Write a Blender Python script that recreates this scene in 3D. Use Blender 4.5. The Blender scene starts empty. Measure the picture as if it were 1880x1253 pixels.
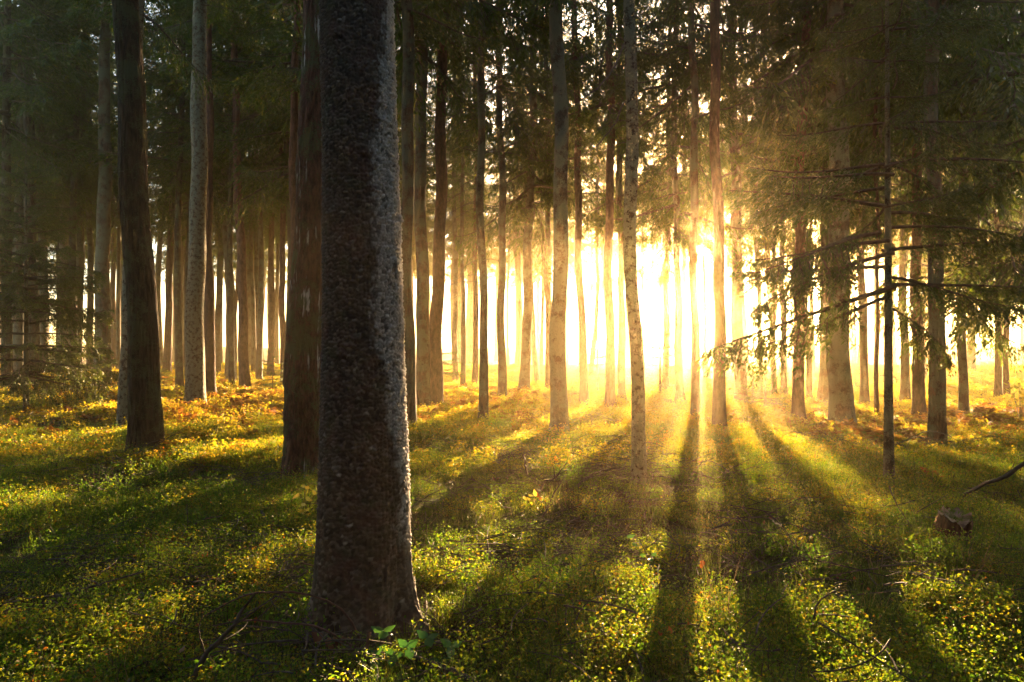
import bpy, math, random
import numpy as np
from mathutils import Vector, Euler
R = math.radians
SEED = 11
rng = np.random.default_rng(SEED)
random.seed(SEED)
scene = bpy.context.scene
COL = scene.collection

# ------------------------------------------------------------------ tuning
F = 1253.0          # focal length in photograph pixels (24 mm)
CX, HY = 940.0, 650.0   # principal column and horizon row of the photograph
CAM_Z = 1.5
SUN_AZ, SUN_EL = R(15.6), R(7.6)
SUN_STRENGTH = 5.0
SUN_COLOR = (1.0, 0.66, 0.33)
SKY_STRENGTH = 0.05
HAZE = 0.0034
HAZE_G = 0.87
HAZE_COLOR = (1.0, 0.75, 0.41)
EXPOSURE = 4.3
VOLB = 0

# ------------------------------------------------------------------ noise
def _hash(ix, iy, iz, s=0):
    n = (ix.astype(np.int64) * 374761393 + iy.astype(np.int64) * 668265263 + iz.astype(np.int64) * 2147483647 + s * 1274126177) & 0xffffffff
    n = ((n ^ (n >> 13)) * 1274126177) & 0xffffffff
    n = (n ^ (n >> 16)) & 0xffffffff
    return n / 4294967295.0

def vnoise(x, y, z=None, s=0):
    x = np.asarray(x, float); y = np.asarray(y, float)
    z = np.zeros_like(x + y) if z is None else np.asarray(z, float)
    x, y, z = np.broadcast_arrays(x, y, z)
    ix, iy, iz = np.floor(x), np.floor(y), np.floor(z)
    fx, fy, fz = x - ix, y - iy, z - iz
    fx, fy, fz = [f * f * (3 - 2 * f) for f in (fx, fy, fz)]
    r = 0
    for dx in (0, 1):
        for dy in (0, 1):
            for dz in (0, 1):
                w = (fx if dx else 1 - fx) * (fy if dy else 1 - fy) * (fz if dz else 1 - fz)
                r = r + w * _hash(ix + dx, iy + dy, iz + dz, s)
    return r * 2 - 1

def cells(u, v, period_u, s=0):
    """Cellular noise on an unrolled trunk: F1, F2-F1, id (u wraps with PERIOD_U cells)."""
    iu, iv = np.floor(u), np.floor(v)
    f1 = np.full(u.shape, 9.0); f2 = f1.copy(); cid = np.zeros(u.shape)
    for du in (-1, 0, 1):
        for dv in (-1, 0, 1):
            cu, cv = iu + du, iv + dv
            wu = np.mod(cu, period_u)
            px = cu + 0.1 + 0.8 * _hash(wu, cv, wu * 0, s); py = cv + 0.1 + 0.8 * _hash(wu, cv, wu * 0, s + 7)
            d = np.hypot(u - px, v - py)
            near = d < f1
            f2 = np.where(near, f1, np.minimum(f2, d))
            cid = np.where(near, _hash(wu, cv, wu * 0, s + 3), cid)
            f1 = np.where(near, d, f1)
    return f1, f2 - f1, cid

def sstep(a, b, x):
    t = np.clip((x - a) / (b - a), 0, 1)
    return t * t * (3 - 2 * t)

# ------------------------------------------------------------------ terrain
def height(x, y):
    x = np.asarray(x, float); y = np.asarray(y, float)
    r = np.hypot(x, y)
    h = 0.42 * sstep(18, 46, r) + 1.9 * sstep(66, 112, r)
    h = h + 0.16 * vnoise(x / 4.3 + 3.1, y / 4.3 + 8.2, s=1) * sstep(1.5, 6, r) + 0.14 * vnoise(x / 7 + 1, y / 5, s=8) * sstep(16, 26, r)
    h = h + 0.10 * vnoise(x / 1.5, y / 1.5, s=2) * sstep(1.0, 3, r)
    h = h + 0.03 * vnoise(x / 0.5, y / 0.5, s=3)
    return h

def hgt(x, y):
    return float(height(np.array([x]), np.array([y]))[0])

def on_ground(px, py):
    """Ground point that the photograph shows at pixel (px, py): a distance along the ground."""
    d = np.arange(2.2, 80, 0.05)
    x = (px - CX) / F * d
    z = CAM_Z - (py - HY) / F * d
    hit = np.nonzero(z <= height(x, d))[0]
    k = hit[0] if len(hit) else len(d) - 1
    return float(x[k]), float(d[k])

def at(px, py, d):
    return np.array([(px - CX) / F * d, d, CAM_Z - (py - HY) / F * d])

# ------------------------------------------------------------------ mesh helpers
def mesh(name, V, faces, mats, mat_idx=None, smooth=True, fattr=None, vattr=None):
    """faces: list of int arrays (n x k)."""
    me = bpy.data.meshes.new(name)
    V = np.asarray(V, np.float32)
    faces = [np.asarray(f, np.int32) for f in faces if len(f)]
    me.vertices.add(len(V)); me.vertices.foreach_set('co', V.ravel())
    loops = np.concatenate([f.ravel() for f in faces])
    tot = np.concatenate([np.full(len(f), f.shape[1], np.int32) for f in faces])
    start = np.concatenate([[0], np.cumsum(tot)[:-1]]).astype(np.int32)
    me.loops.add(len(loops)); me.loops.foreach_set('vertex_index', loops)
    me.polygons.add(len(tot)); me.polygons.foreach_set('loop_start', start)
    try: me.polygons.foreach_set('loop_total', tot)
    except Exception: pass
    for m in (mats if isinstance(mats, (list, tuple)) else [mats]): me.materials.append(m)
    if mat_idx is not None: me.polygons.foreach_set('material_index', np.asarray(mat_idx, np.int32))
    me.polygons.foreach_set('use_smooth', np.full(len(tot), bool(smooth)))
    for k, a in (fattr or {}).items():
        me.attributes.new(k, 'FLOAT', 'FACE').data.foreach_set('value', np.asarray(a, np.float32))
    for k, a in (vattr or {}).items():
        me.attributes.new(k, 'FLOAT', 'POINT').data.foreach_set('value', np.asarray(a, np.float32))
    me.update(calc_edges=True)
    return me

def put(name, me, parent=None, loc=(0, 0, 0), link=True):
    o = bpy.data.objects.new(name, me)
    o.location = loc
    if parent is not None: o.parent = parent
    if link: COL.objects.link(o)
    return o

def tag(o, label=None, cat=None, group=None, kind=None):
    if label: o['label'] = label
    if cat: o['category'] = cat
    if group: o['group'] = group
    if kind: o['kind'] = kind
    return o

def thing(name, label, cat, loc, group=None):
    o = bpy.data.objects.new(name, None); COL.objects.link(o)
    o.location = loc; o.empty_display_size = 0.2
    return tag(o, label, cat, group)

def norm(a):
    return a / np.maximum(np.linalg.norm(a, axis=-1, keepdims=True), 1e-9)

def tube(P, rad, n=6, rough=0.0, cap=True):
    """Tube along P (k x 3) with radii RAD. Returns V, [quads]."""
    P = np.asarray(P, float); k = len(P); rad = np.broadcast_to(np.asarray(rad, float), (k,))
    T = norm(np.gradient(P, axis=0))
    ref = np.array([0, 0, 1.0]) if abs(T[0, 2]) < 0.9 else np.array([1.0, 0, 0])
    A = norm(np.cross(T, ref)); B = np.cross(T, A)
    th = np.linspace(0, 2 * math.pi, n, endpoint=False)
    r = rad[:, None] * (1 + rough * rng.uniform(-1, 1, (k, n)))
    V = P[:, None] + r[..., None] * (np.cos(th)[None, :, None] * A[:, None] + np.sin(th)[None, :, None] * B[:, None])
    i = np.arange(k - 1)[:, None] * n; j = np.arange(n)[None]; jn = (j + 1) % n
    q = np.stack([i + j, i + jn, i + n + jn, i + n + j], -1).reshape(-1, 4)
    return V.reshape(-1, 3), q

def merge(parts):
    """[(V, Q)] -> V, Q"""
    Vs, Qs, b = [], [], 0
    for V, Q in parts:
        Vs.append(V); Qs.append(np.asarray(Q) + b); b += len(V)
    return np.concatenate(Vs), np.concatenate(Qs)

def spline(pts, n):
    P = np.asarray(pts, float)
    if len(P) == 2: 
        t = np.linspace(0, 1, n)[:, None]; return P[0] * (1 - t) + P[1] * t
    Q = np.vstack([2 * P[0] - P[1], P, 2 * P[-1] - P[-2]])
    out = []
    for t in np.linspace(0, len(P) - 1 - 1e-6, n):
        i = int(t); u = t - i
        a, b, c, d = Q[i:i + 4]
        out.append(0.5 * (2 * b + (c - a) * u + (2 * a - 5 * b + 4 * c - d) * u * u + (3 * b - a - 3 * c + d) * u ** 3))
    return np.array(out)

def kites(P, D, S, ln, wd, bend=0.0):
    """Leaf-sized faces: base P, direction D, side S, length LN, width WD -> V, Q."""
    ln = np.asarray(ln)[:, None]; wd = np.asarray(wd)[:, None]
    N = np.cross(D, S)
    a = P; c = P + D * ln + N * ln * bend * -1
    m = P + D * ln * 0.45
    b = m + S * wd * 0.5; d = m - S * wd * 0.5
    V = np.stack([a, b, c, d], 1).reshape(-1, 3)
    return V, np.arange(len(P) * 4).reshape(-1, 4)

# ------------------------------------------------------------------ materials
def nodes(name):
    m = bpy.data.materials.new(name); m.use_nodes = True
    nt = m.node_tree; nt.nodes.clear()
    out = nt.nodes.new('ShaderNodeOutputMaterial')
    def N(t, **kw):
        n = nt.nodes.new(t)
        for k, v in kw.items():
            if k in n.inputs.keys(): n.inputs[k].default_value = v
            else: setattr(n, k, v)
        return n
    L = nt.links.new
    return m, nt, N, L, out

def ramp(N, stops):
    r = N('ShaderNodeValToRGB'); e = r.color_ramp.elements
    while len(e) < len(stops): e.new(0.5)
    for el, (p, c) in zip(e, stops): el.position = p; el.color = (*c, 1)
    return r

def mixc(N, L, fac, a, b):
    m = N('ShaderNodeMix', data_type='RGBA')
    for s, v in ((0, fac), (6, a), (7, b)):
        if hasattr(v, 'is_output'): L(v, m.inputs[s])
        else: m.inputs[s].default_value = (*v, 1) if isinstance(v, tuple) else v
    return m.outputs[2]

def bark(name, dark, light, lichen=None, amt=0.0, stretch=0.3, scale=14, bump=0.02, flaky=35, patch=3.0, streak=None):
    m, nt, N, L, out = nodes(name)
    tc = N('ShaderNodeTexCoord'); mp = N('ShaderNodeMapping'); mp.inputs['Scale'].default_value = (1, 1, stretch)
    L(tc.outputs['Object'], mp.inputs[0])
    n1 = N('ShaderNodeTexNoise', Scale=scale, Detail=9.0, Roughness=0.7); L(mp.outputs[0], n1.inputs['Vector'])
    v1 = N('ShaderNodeTexVoronoi', Scale=flaky); L(mp.outputs[0], v1.inputs['Vector'])
    nd = N('ShaderNodeTexNoise', Scale=flaky * 0.6, Detail=4.0); L(mp.outputs[0], nd.inputs['Vector'])
    rp = ramp(N, [(0.38, dark), (0.62, light)]); L(n1.outputs[0], rp.inputs[0])
    oi = N('ShaderNodeObjectInfo')
    hs = N('ShaderNodeHueSaturation'); L(rp.outputs[0], hs.inputs['Color'])
    mr = N('ShaderNodeMapRange'); mr.inputs[3].default_value = 0.75; mr.inputs[4].default_value = 1.25
    L(oi.outputs['Random'], mr.inputs[0]); L(mr.outputs[0], hs.inputs['Value'])
    col = hs.outputs[0]
    if lichen:
        n2 = N('ShaderNodeTexNoise', Scale=patch, Detail=6.0, Roughness=0.65); L(tc.outputs['Object'], n2.inputs['Vector'])
        n3 = N('ShaderNodeTexNoise', Scale=60.0, Detail=3.0); L(tc.outputs['Object'], n3.inputs['Vector'])
        ad = N('ShaderNodeMath', operation='MULTIPLY_ADD'); L(n3.outputs[0], ad.inputs[0]); ad.inputs[1].default_value = 0.35; L(n2.outputs[0], ad.inputs[2])
        r2 = ramp(N, [(0.70 - amt * 0.35, (0, 0, 0)), (0.78 - amt * 0.30, (1, 1, 1))]); L(ad.outputs[0], r2.inputs[0])
        col = mixc(N, L, r2.outputs[0], col, lichen)
    if streak:
        m2 = N('ShaderNodeMapping'); m2.inputs['Scale'].default_value = (1, 1, 0.03); L(tc.outputs['Object'], m2.inputs[0])
        n4 = N('ShaderNodeTexNoise', Scale=26.0, Detail=5.0, Roughness=0.6); L(m2.outputs[0], n4.inputs['Vector'])
        n5 = N('ShaderNodeTexNoise', Scale=1.6, Detail=3.0); L(tc.outputs['Object'], n5.inputs['Vector'])
        mu = N('ShaderNodeMath', operation='MULTIPLY'); L(n4.outputs[0], mu.inputs[0]); L(n5.outputs[0], mu.inputs[1])
        r3 = ramp(N, [(0.33, (0, 0, 0)), (0.40, (1, 1, 1))]); L(mu.outputs[0], r3.inputs[0])
        col = mixc(N, L, r3.outputs[0], col, streak)
    b = N('ShaderNodeBsdfPrincipled', Roughness=0.85); b.inputs['Specular IOR Level'].default_value = 0.25
    L(col, b.inputs['Base Color'])
    mh = N('ShaderNodeMath', operation='ADD'); L(n1.outputs[0], mh.inputs[0])
    mv = N('ShaderNodeMath', operation='MULTIPLY'); L(v1.outputs['Distance'], mv.inputs[0]); mv.inputs[1].default_value = -0.6
    L(mv.outputs[0], mh.inputs[1])
    bp = N('ShaderNodeBump', Strength=1.0, Distance=bump); L(mh.outputs[0], bp.inputs['Height']); L(bp.outputs[0], b.inputs['Normal'])
    L(b.outputs[0], out.inputs[0])
    return m

def leafy(name, stops, trans, tw=0.5, rough=0.45, spec=0.4, instvar=0.0):
    """Thin leaf or needle material: reflecting and letting light through. Colour differs from leaf to leaf (attribute 'rnd')."""
    m, nt, N, L, out = nodes(name)
    at_ = N('ShaderNodeAttribute', attribute_name='rnd')
    fac = at_.outputs['Fac']
    if instvar:
        oi = N('ShaderNodeObjectInfo'); ma = N('ShaderNodeMath', operation='MULTIPLY_ADD'); ma.use_clamp = True
        sb = N('ShaderNodeMath', operation='SUBTRACT'); L(oi.outputs['Random'], sb.inputs[0]); sb.inputs[1].default_value = 0.5
        L(sb.outputs[0], ma.inputs[0]); ma.inputs[1].default_value = instvar; L(fac, ma.inputs[2]); fac = ma.outputs[0]
    r1 = ramp(N, stops); L(fac, r1.inputs[0])
    r2 = ramp(N, trans); L(fac, r2.inputs[0])
    b = N('ShaderNodeBsdfPrincipled', Roughness=rough); b.inputs['Specular IOR Level'].default_value = spec
    L(r1.outputs[0], b.inputs['Base Color'])
    t = N('ShaderNodeBsdfTranslucent'); L(r2.outputs[0], t.inputs[0])
    mx = N('ShaderNodeMixShader'); mx.inputs[0].default_value = tw
    L(b.outputs[0], mx.inputs[1]); L(t.outputs[0], mx.inputs[2]); L(mx.outputs[0], out.inputs[0])
    return m

def plain(name, c1, c2, rough=0.8, scale=30, bump=0.004):
    m, nt, N, L, out = nodes(name)
    tc = N('ShaderNodeTexCoord')
    n1 = N('ShaderNodeTexNoise', Scale=scale, Detail=6.0); L(tc.outputs['Object'], n1.inputs['Vector'])
    rp = ramp(N, [(0.35, c1), (0.7, c2)]); L(n1.outputs[0], rp.inputs[0])
    b = N('ShaderNodeBsdfPrincipled', Roughness=rough); L(rp.outputs[0], b.inputs['Base Color'])
    bp = N('ShaderNodeBump', Strength=0.8, Distance=bump); L(n1.outputs[0], bp.inputs['Height']); L(bp.outputs[0], b.inputs['Normal'])
    L(b.outputs[0], out.inputs[0])
    return m

M = {}
M['spruce'] = bark('spruce_bark', (0.028, 0.019, 0.014), (0.115, 0.062, 0.038), (0.11, 0.105, 0.065), 0.25)
M['grey'] = bark('grey_bark', (0.028, 0.020, 0.014), (0.10, 0.068, 0.045), (0.13, 0.13, 0.09), 0.3, stretch=0.6)
M['red'] = bark('reddish_bark', (0.045, 0.020, 0.014), (0.15, 0.070, 0.045), None, stretch=0.35, flaky=22, bump=0.03)
M['dark'] = bark('dark_furrowed_bark', (0.018, 0.011, 0.008), (0.080, 0.048, 0.032), (0.08, 0.08, 0.04), 0.12, stretch=0.16, scale=26, flaky=26, bump=0.05)
M['lichen'] = bark('lichen_bark', (0.030, 0.017, 0.012), (0.095, 0.055, 0.036), (0.17, 0.165, 0.115), 0.33, stretch=0.7, patch=12.0)
M['mottled'] = bark('mottled_bark', (0.022, 0.017, 0.012), (0.085, 0.064, 0.04), (0.15, 0.145, 0.10), 0.38, stretch=0.9, patch=14.0, flaky=50)
M['resin'] = bark('resin_streaked_bark', (0.045, 0.020, 0.014), (0.17, 0.075, 0.05), (0.09, 0.09, 0.04), 0.12, stretch=0.3, scale=22, bump=0.03, streak=(0.55, 0.52, 0.5))
M['deadwood'] = plain('dead_wood', (0.04, 0.028, 0.02), (0.13, 0.10, 0.075), scale=40)
M['cane'] = plain('red_brown_cane', (0.06, 0.022, 0.016), (0.16, 0.07, 0.05), rough=0.6, scale=40)
M['twigwood'] = plain('twig_wood', (0.035, 0.022, 0.014), (0.10, 0.065, 0.04), scale=20)
M['needles'] = leafy('spruce_needles', [(0, (0.010, 0.034, 0.009)), (0.6, (0.024, 0.066, 0.014)), (1, (0.055, 0.095, 0.016))],
                     [(0, (0.04, 0.095, 0.008)), (0.7, (0.14, 0.18, 0.01)), (1, (0.34, 0.26, 0.012))], tw=0.45)
M['young_needles'] = leafy('young_spruce_needles', [(0, (0.014, 0.045, 0.018)), (0.6, (0.03, 0.075, 0.026)), (1, (0.07, 0.10, 0.022))],
                     [(0, (0.06, 0.10, 0.012)), (0.7, (0.13, 0.15, 0.016)), (1, (0.24, 0.2, 0.02))], tw=0.45)
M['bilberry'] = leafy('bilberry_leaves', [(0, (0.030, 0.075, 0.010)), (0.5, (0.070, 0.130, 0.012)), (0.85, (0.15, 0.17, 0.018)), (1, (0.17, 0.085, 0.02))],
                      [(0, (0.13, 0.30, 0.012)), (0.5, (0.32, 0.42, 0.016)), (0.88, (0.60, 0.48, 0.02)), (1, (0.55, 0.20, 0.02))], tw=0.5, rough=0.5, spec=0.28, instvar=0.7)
M['bilberry_sunlit'] = leafy('sunlit_bilberry_leaves', [(0, (0.045, 0.080, 0.010)), (0.45, (0.11, 0.13, 0.012)), (0.8, (0.20, 0.16, 0.018)), (1, (0.20, 0.08, 0.02))],
                      [(0, (0.30, 0.34, 0.012)), (0.45, (0.62, 0.48, 0.018)), (0.8, (0.76, 0.48, 0.02)), (1, (0.66, 0.22, 0.02))], tw=0.5, rough=0.5, spec=0.28, instvar=0.8)  # yellower copy of the bilberry; golden sunlight is put into the leaf colour
M['grass'] = leafy('grass_blades', [(0, (0.035, 0.085, 0.012)), (0.6, (0.075, 0.13, 0.018)), (1, (0.19, 0.15, 0.055))],
                   [(0, (0.15, 0.32, 0.012)), (0.6, (0.32, 0.42, 0.016)), (1, (0.5, 0.36, 0.05))], tw=0.45, rough=0.4, instvar=0.5)
M['straw'] = leafy('dry_grass', [(0, (0.14, 0.085, 0.04)), (1, (0.30, 0.21, 0.11))], [(0, (0.2, 0.12, 0.05)), (1, (0.36, 0.25, 0.11))], tw=0.35, rough=0.6)
M['fern'] = leafy('rusty_fronds', [(0, (0.10, 0.035, 0.012)), (0.6, (0.22, 0.085, 0.02)), (1, (0.26, 0.15, 0.03))],
                  [(0, (0.24, 0.09, 0.02)), (0.6, (0.46, 0.19, 0.03)), (1, (0.5, 0.30, 0.05))], tw=0.5, rough=0.6, spec=0.2, instvar=0.5)
M['yellow_leaf'] = leafy('yellow_leaves', [(0, (0.12, 0.14, 0.02)), (1, (0.30, 0.24, 0.03))], [(0, (0.35, 0.36, 0.04)), (1, (0.6, 0.46, 0.05))], tw=0.5)
M['green_leaf'] = leafy('fresh_green_leaves', [(0, (0.022, 0.09, 0.022)), (1, (0.055, 0.14, 0.032))], [(0, (0.07, 0.24, 0.03)), (1, (0.15, 0.34, 0.035))], tw=0.35, rough=0.35)
M['orange_leaf'] = leafy('orange_leaves', [(0, (0.30, 0.07, 0.015)), (1, (0.42, 0.15, 0.025))], [(0, (0.34, 0.085, 0.015)), (1, (0.45, 0.16, 0.02))], tw=0.4, rough=0.5)
M['brown_leaf'] = leafy('brown_dead_leaves', [(0, (0.10, 0.035, 0.02)), (1, (0.20, 0.08, 0.04))], [(0, (0.15, 0.05, 0.02)), (1, (0.24, 0.1, 0.04))], tw=0.3, rough=0.6)
M['moss'] = leafy('moss_tufts', [(0, (0.04, 0.085, 0.010)), (1, (0.10, 0.16, 0.016))], [(0, (0.16, 0.26, 0.02)), (1, (0.30, 0.36, 0.03))], tw=0.4, rough=0.7, spec=0.1)

def mat_ground():
    m, nt, N, L, out = nodes('forest_floor')
    tc = N('ShaderNodeTexCoord')
    a = N('ShaderNodeTexNoise', Scale=0.55, Detail=7.0, Roughness=0.6); L(tc.outputs['Object'], a.inputs['Vector'])
    b_ = N('ShaderNodeTexNoise', Scale=24.0, Detail=9.0, Roughness=0.75); L(tc.outputs['Object'], b_.inputs['Vector'])
    r1 = ramp(N, [(0.35, (0.030, 0.018, 0.010)), (0.55, (0.085, 0.048, 0.022)), (0.75, (0.15, 0.09, 0.045))]); L(b_.outputs[0], r1.inputs[0])
    r2 = ramp(N, [(0.3, (0.028, 0.045, 0.008)), (0.7, (0.085, 0.105, 0.016))]); L(b_.outputs[0], r2.inputs[0])
    r3 = ramp(N, [(0.43, (0, 0, 0)), (0.54, (1, 1, 1))]); L(a.outputs[0], r3.inputs[0])
    col = mixc(N, L, r3.outputs[0], r1.outputs[0], r2.outputs[0])
    b = N('ShaderNodeBsdfPrincipled', Roughness=0.9); L(col, b.inputs['Base Color']); b.inputs['Specular IOR Level'].default_value = 0.15
    bp = N('ShaderNodeBump', Strength=1.0, Distance=0.05); L(b_.outputs[0], bp.inputs['Height']); L(bp.outputs[0], b.inputs['Normal'])
    L(b.outputs[0], out.inputs[0])
    return m
M['ground'] = mat_ground()

def mat_hero():
    """Flaky spruce bark; each flake has its own tone, a pale lichen crust runs down one side (attributes of the mesh)."""
    m, nt, N, L, out = nodes('flaky_spruce_bark')
    fl = N('ShaderNodeAttribute', attribute_name='flake'); li = N('ShaderNodeAttribute', attribute_name='crust')
    tc = N('ShaderNodeTexCoord')
    n1 = N('ShaderNodeTexNoise', Scale=90.0, Detail=6.0, Roughness=0.7); L(tc.outputs['Object'], n1.inputs['Vector'])
    n2 = N('ShaderNodeTexNoise', Scale=5.0, Detail=6.0, Roughness=0.6); L(tc.outputs['Object'], n2.inputs['Vector'])
    r1 = ramp(N, [(0.0, (0.036, 0.024, 0.019)), (0.5, (0.085, 0.061, 0.049)), (0.92, (0.145, 0.112, 0.092)), (1.0, (0.21, 0.18, 0.155))]); L(fl.outputs['Fac'], r1.inputs[0])
    rr = ramp(N, [(0.50, (0, 0, 0)), (0.66, (1, 1, 1))]); L(n2.outputs[0], rr.inputs[0])
    rs = N('ShaderNodeMath', operation='MULTIPLY'); L(rr.outputs[0], rs.inputs[0]); rs.inputs[1].default_value = 0.45
    c = mixc(N, L, rs.outputs[0], r1.outputs[0], (0.16, 0.07, 0.055))
    n3 = N('ShaderNodeTexNoise', Scale=9.0, Detail=6.0); L(tc.outputs['Object'], n3.inputs['Vector'])
    rg = ramp(N, [(0.55, (0, 0, 0)), (0.72, (1, 1, 1))]); L(n3.outputs[0], rg.inputs[0])
    gs = N('ShaderNodeMath', operation='MULTIPLY'); L(rg.outputs[0], gs.inputs[0]); gs.inputs[1].default_value = 0.5
    c = mixc(N, L, gs.outputs[0], c, (0.075, 0.085, 0.045))
    rl = ramp(N, [(0.0, (0.29, 0.27, 0.25)), (1.0, (0.62, 0.58, 0.55))]); L(fl.outputs['Fac'], rl.inputs[0])
    c = mixc(N, L, li.outputs['Fac'], c, rl.outputs[0])
    b = N('ShaderNodeBsdfPrincipled', Roughness=0.75); L(c, b.inputs['Base Color']); b.inputs['Specular IOR Level'].default_value = 0.3
    bp = N('ShaderNodeBump', Strength=0.9, Distance=0.004); L(n1.outputs[0], bp.inputs['Height']); L(bp.outputs[0], b.inputs['Normal'])
    L(b.outputs[0], out.inputs[0])
    return m
M['hero'] = mat_hero()

# ------------------------------------------------------------------ ground sheet
def axis(lo, hi, fine, grow):
    out = [0.0]; s = fine
    while out[-1] < hi: out.append(out[-1] + s); s = min(s * grow, 3.0)
    neg = [0.0]; s = fine
    while neg[-1] > lo: neg.append(neg[-1] - s); s = min(s * grow, 3.0)
    return np.array(sorted(set(neg[1:] + out)))
gx = axis(-118, 118, 0.10, 1.022); gy = axis(-60, 118, 0.10, 1.018)
X, Y = np.meshgrid(gx, gy); Z = height(X, Y)
nx, ny = len(gx), len(gy)
i = np.arange(ny - 1)[:, None] * nx; j = np.arange(nx - 1)[None]
Q = np.stack([i + j, i + j + 1, i + nx + j + 1, i + nx + j], -1).reshape(-1, 4)
tag(put('ground', mesh('ground', np.stack([X, Y, Z], -1).reshape(-1, 3), [Q], M['ground'])), 'mossy forest floor under the trees', 'ground', kind='structure')

# ------------------------------------------------------------------ spruce sprays and crowns
def spray(L, ntw, nsub, ksize, hang=0.5, droop=0.35, rs=0, curl=0.25, bare=0.12, twl=0.34):
    """One spruce branch along +X: (needle V, Q, rnd), (wood V, Q)."""
    g = np.random.default_rng(1000 + rs)
    tt = np.linspace(0, 1, 8)
    def ax(t):
        t = np.asarray(t)
        return np.stack([L * t * (1 - 0.1 * t), L * 0.06 * np.sin(t * 5 + rs), L * (-droop * t ** 1.3 + curl * t ** 3)], -1)
    A = ax(tt)
    wood = [tube(A, np.linspace(0.010 * L + 0.003, 0.0025, 8), 4)]
    t = np.repeat(np.linspace(bare, 0.98, ntw), 2) + g.uniform(-0.02, 0.02, ntw * 2)
    t = np.clip(t, 0.02, 1)
    sd = np.tile([1.0, -1.0], ntw)
    e = 1e-3; T = norm(ax(np.minimum(t + e, 1.001)) - ax(t - e)); B = norm(np.cross(np.array([0, 0, 1.0]), T))
    fw = g.uniform(0.45, 0.85, len(t)); hg = hang * g.uniform(0.3, 1.3, len(t))
    D = norm(T * fw[:, None] + B * (sd * g.uniform(0.5, 0.95, len(t)))[:, None] + np.array([0, 0, -1.0]) * hg[:, None])
    ln = L * twl * (0.25 + 0.75 * np.sin(np.clip(t * 1.05, 0, 1) * math.pi) ** 0.6) * g.uniform(0.5, 1.15, len(t))
    keep = g.random(len(t)) > 0.12
    P0, D, B, ln, t = ax(t)[keep], D[keep], B[keep], ln[keep], t[keep]
    # add the tip
    s = (np.arange(nsub) + 0.5) / nsub
    s = s[None, :] + g.uniform(-0.5, 0.5, (len(t), nsub)) / nsub
    sag = np.array([0, 0, -1.0])
    P = P0[:, None] + D[:, None] * (ln[:, None] * s)[..., None] + sag * (hang * 0.35 * ln[:, None] * s ** 2)[..., None]
    P = P + np.random.default_rng(rs).normal(0, 0.006 * L, P.shape)
    sgn = np.where(np.arange(nsub) % 2, 1.0, -1.0)[None, :, None]
    S0 = norm(np.cross(D, np.array([0, 0, 1.0])))[:, None]
    kd = norm(D[:, None] * g.uniform(0.6, 1.2, (len(t), nsub, 1)) + S0 * sgn * g.uniform(0.2, 1.0, (len(t), nsub, 1)) + sag * g.uniform(-0.1, 0.7, (len(t), nsub, 1)) * (0.3 + hang))
    kd = kd.reshape(-1, 3); P = P.reshape(-1, 3)
    rv = norm(g.normal(size=kd.shape)); S = norm(np.cross(kd, rv))
    kl = ksize * g.uniform(0.6, 1.4, len(P)); kw = kl * g.uniform(0.22, 0.4, len(P))
    nv, nq = kites(P, kd, S, kl, kw)
    rnd = np.clip(g.normal(0.42, 0.2, len(P)) + 0.25 * np.repeat(t, nsub) - 0.1, 0, 1)
    # twig axes as thin wood strips
    wv, wq = kites(P0, D, norm(np.cross(D, np.array([0.3, 0.2, 1.0]))), ln * 0.9, np.full(len(ln), 0.005 + 0.003 * L))
    wood.append((wv, wq))
    WV, WQ = merge(wood)
    return (nv, nq, rnd), (WV, WQ)

def place_branches(templates, specs):
    """specs: (template, scale, azimuth, pitch, position) -> V, faces, material index, rnd"""
    Ns, Nq, Rn, Ws, Wq = [], [], [], [], []
    b = 0; c = 0
    for k, sc, az, pitch, pos in specs:
        (nv, nq, rn), (wv, wq) = templates[k]
        ca, sa, cp, sp = math.cos(az), math.sin(az), math.cos(pitch), math.sin(pitch)
        Mx = np.array([[ca * cp, -sa, -ca * sp], [sa * cp, ca, -sa * sp], [sp, 0, cp]]) * sc
        Ns.append(nv @ Mx.T + pos); Nq.append(nq + b); b += len(nv); Rn.append(rn)
        Ws.append(wv @ Mx.T + pos); Wq.append(wq + c); c += len(wv)
    V = np.concatenate(Ns + Ws); nN = b
    NQ = np.concatenate(Nq); WQ = np.concatenate(Wq) + nN
    idx = np.concatenate([np.zeros(len(NQ)), np.ones(len(WQ))])
    rnd = np.concatenate(Rn + [np.zeros(len(WQ))])
    return V, np.concatenate([NQ, WQ]), idx, rnd

TPL = [spray(1.0, 22, 18, 0.043, hang=h, droop=d, rs=k) for k, (h, d) in enumerate([(0.5, 0.3), (0.9, 0.45), (1.2, 0.5), (0.7, 0.35), (1.0, 0.6), (0.4, 0.25)])]

CROWN_L = 16.0
def crown_mesh(seed, R0, per_m, sparse=0.0, ragged=0.35):
    g = np.random.default_rng(seed)
    specs = []; z = 0.0
    while z < CROWN_L:
        u = z / CROWN_L
        n = g.poisson(per_m * 0.42)
        r = R0 * (1 - u) ** 0.75 * (0.62 + 0.38 * min(1, (z + 0.6) / 2.2))
        a0 = g.uniform(0, 6.28)
        for k in range(n):
            if g.random() < sparse: continue
            ln = max(0.35, r * g.uniform(1 - ragged * 1.4, 1 + ragged))
            specs.append((int(g.integers(len(TPL))), ln, a0 + k * 6.28 / max(n, 1) + g.uniform(-0.5, 0.5), g.uniform(-0.25, 0.2) + 0.35 * u, np.array([0, 0, z + g.uniform(-0.2, 0.2)])))
        z += 0.42
    V, Q, idx, rnd = place_branches(TPL, specs)
    return mesh('spruce_crown', V, [Q], [M['needles'], M['twigwood']], idx, smooth=False, fattr={'rnd': rnd})
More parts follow.
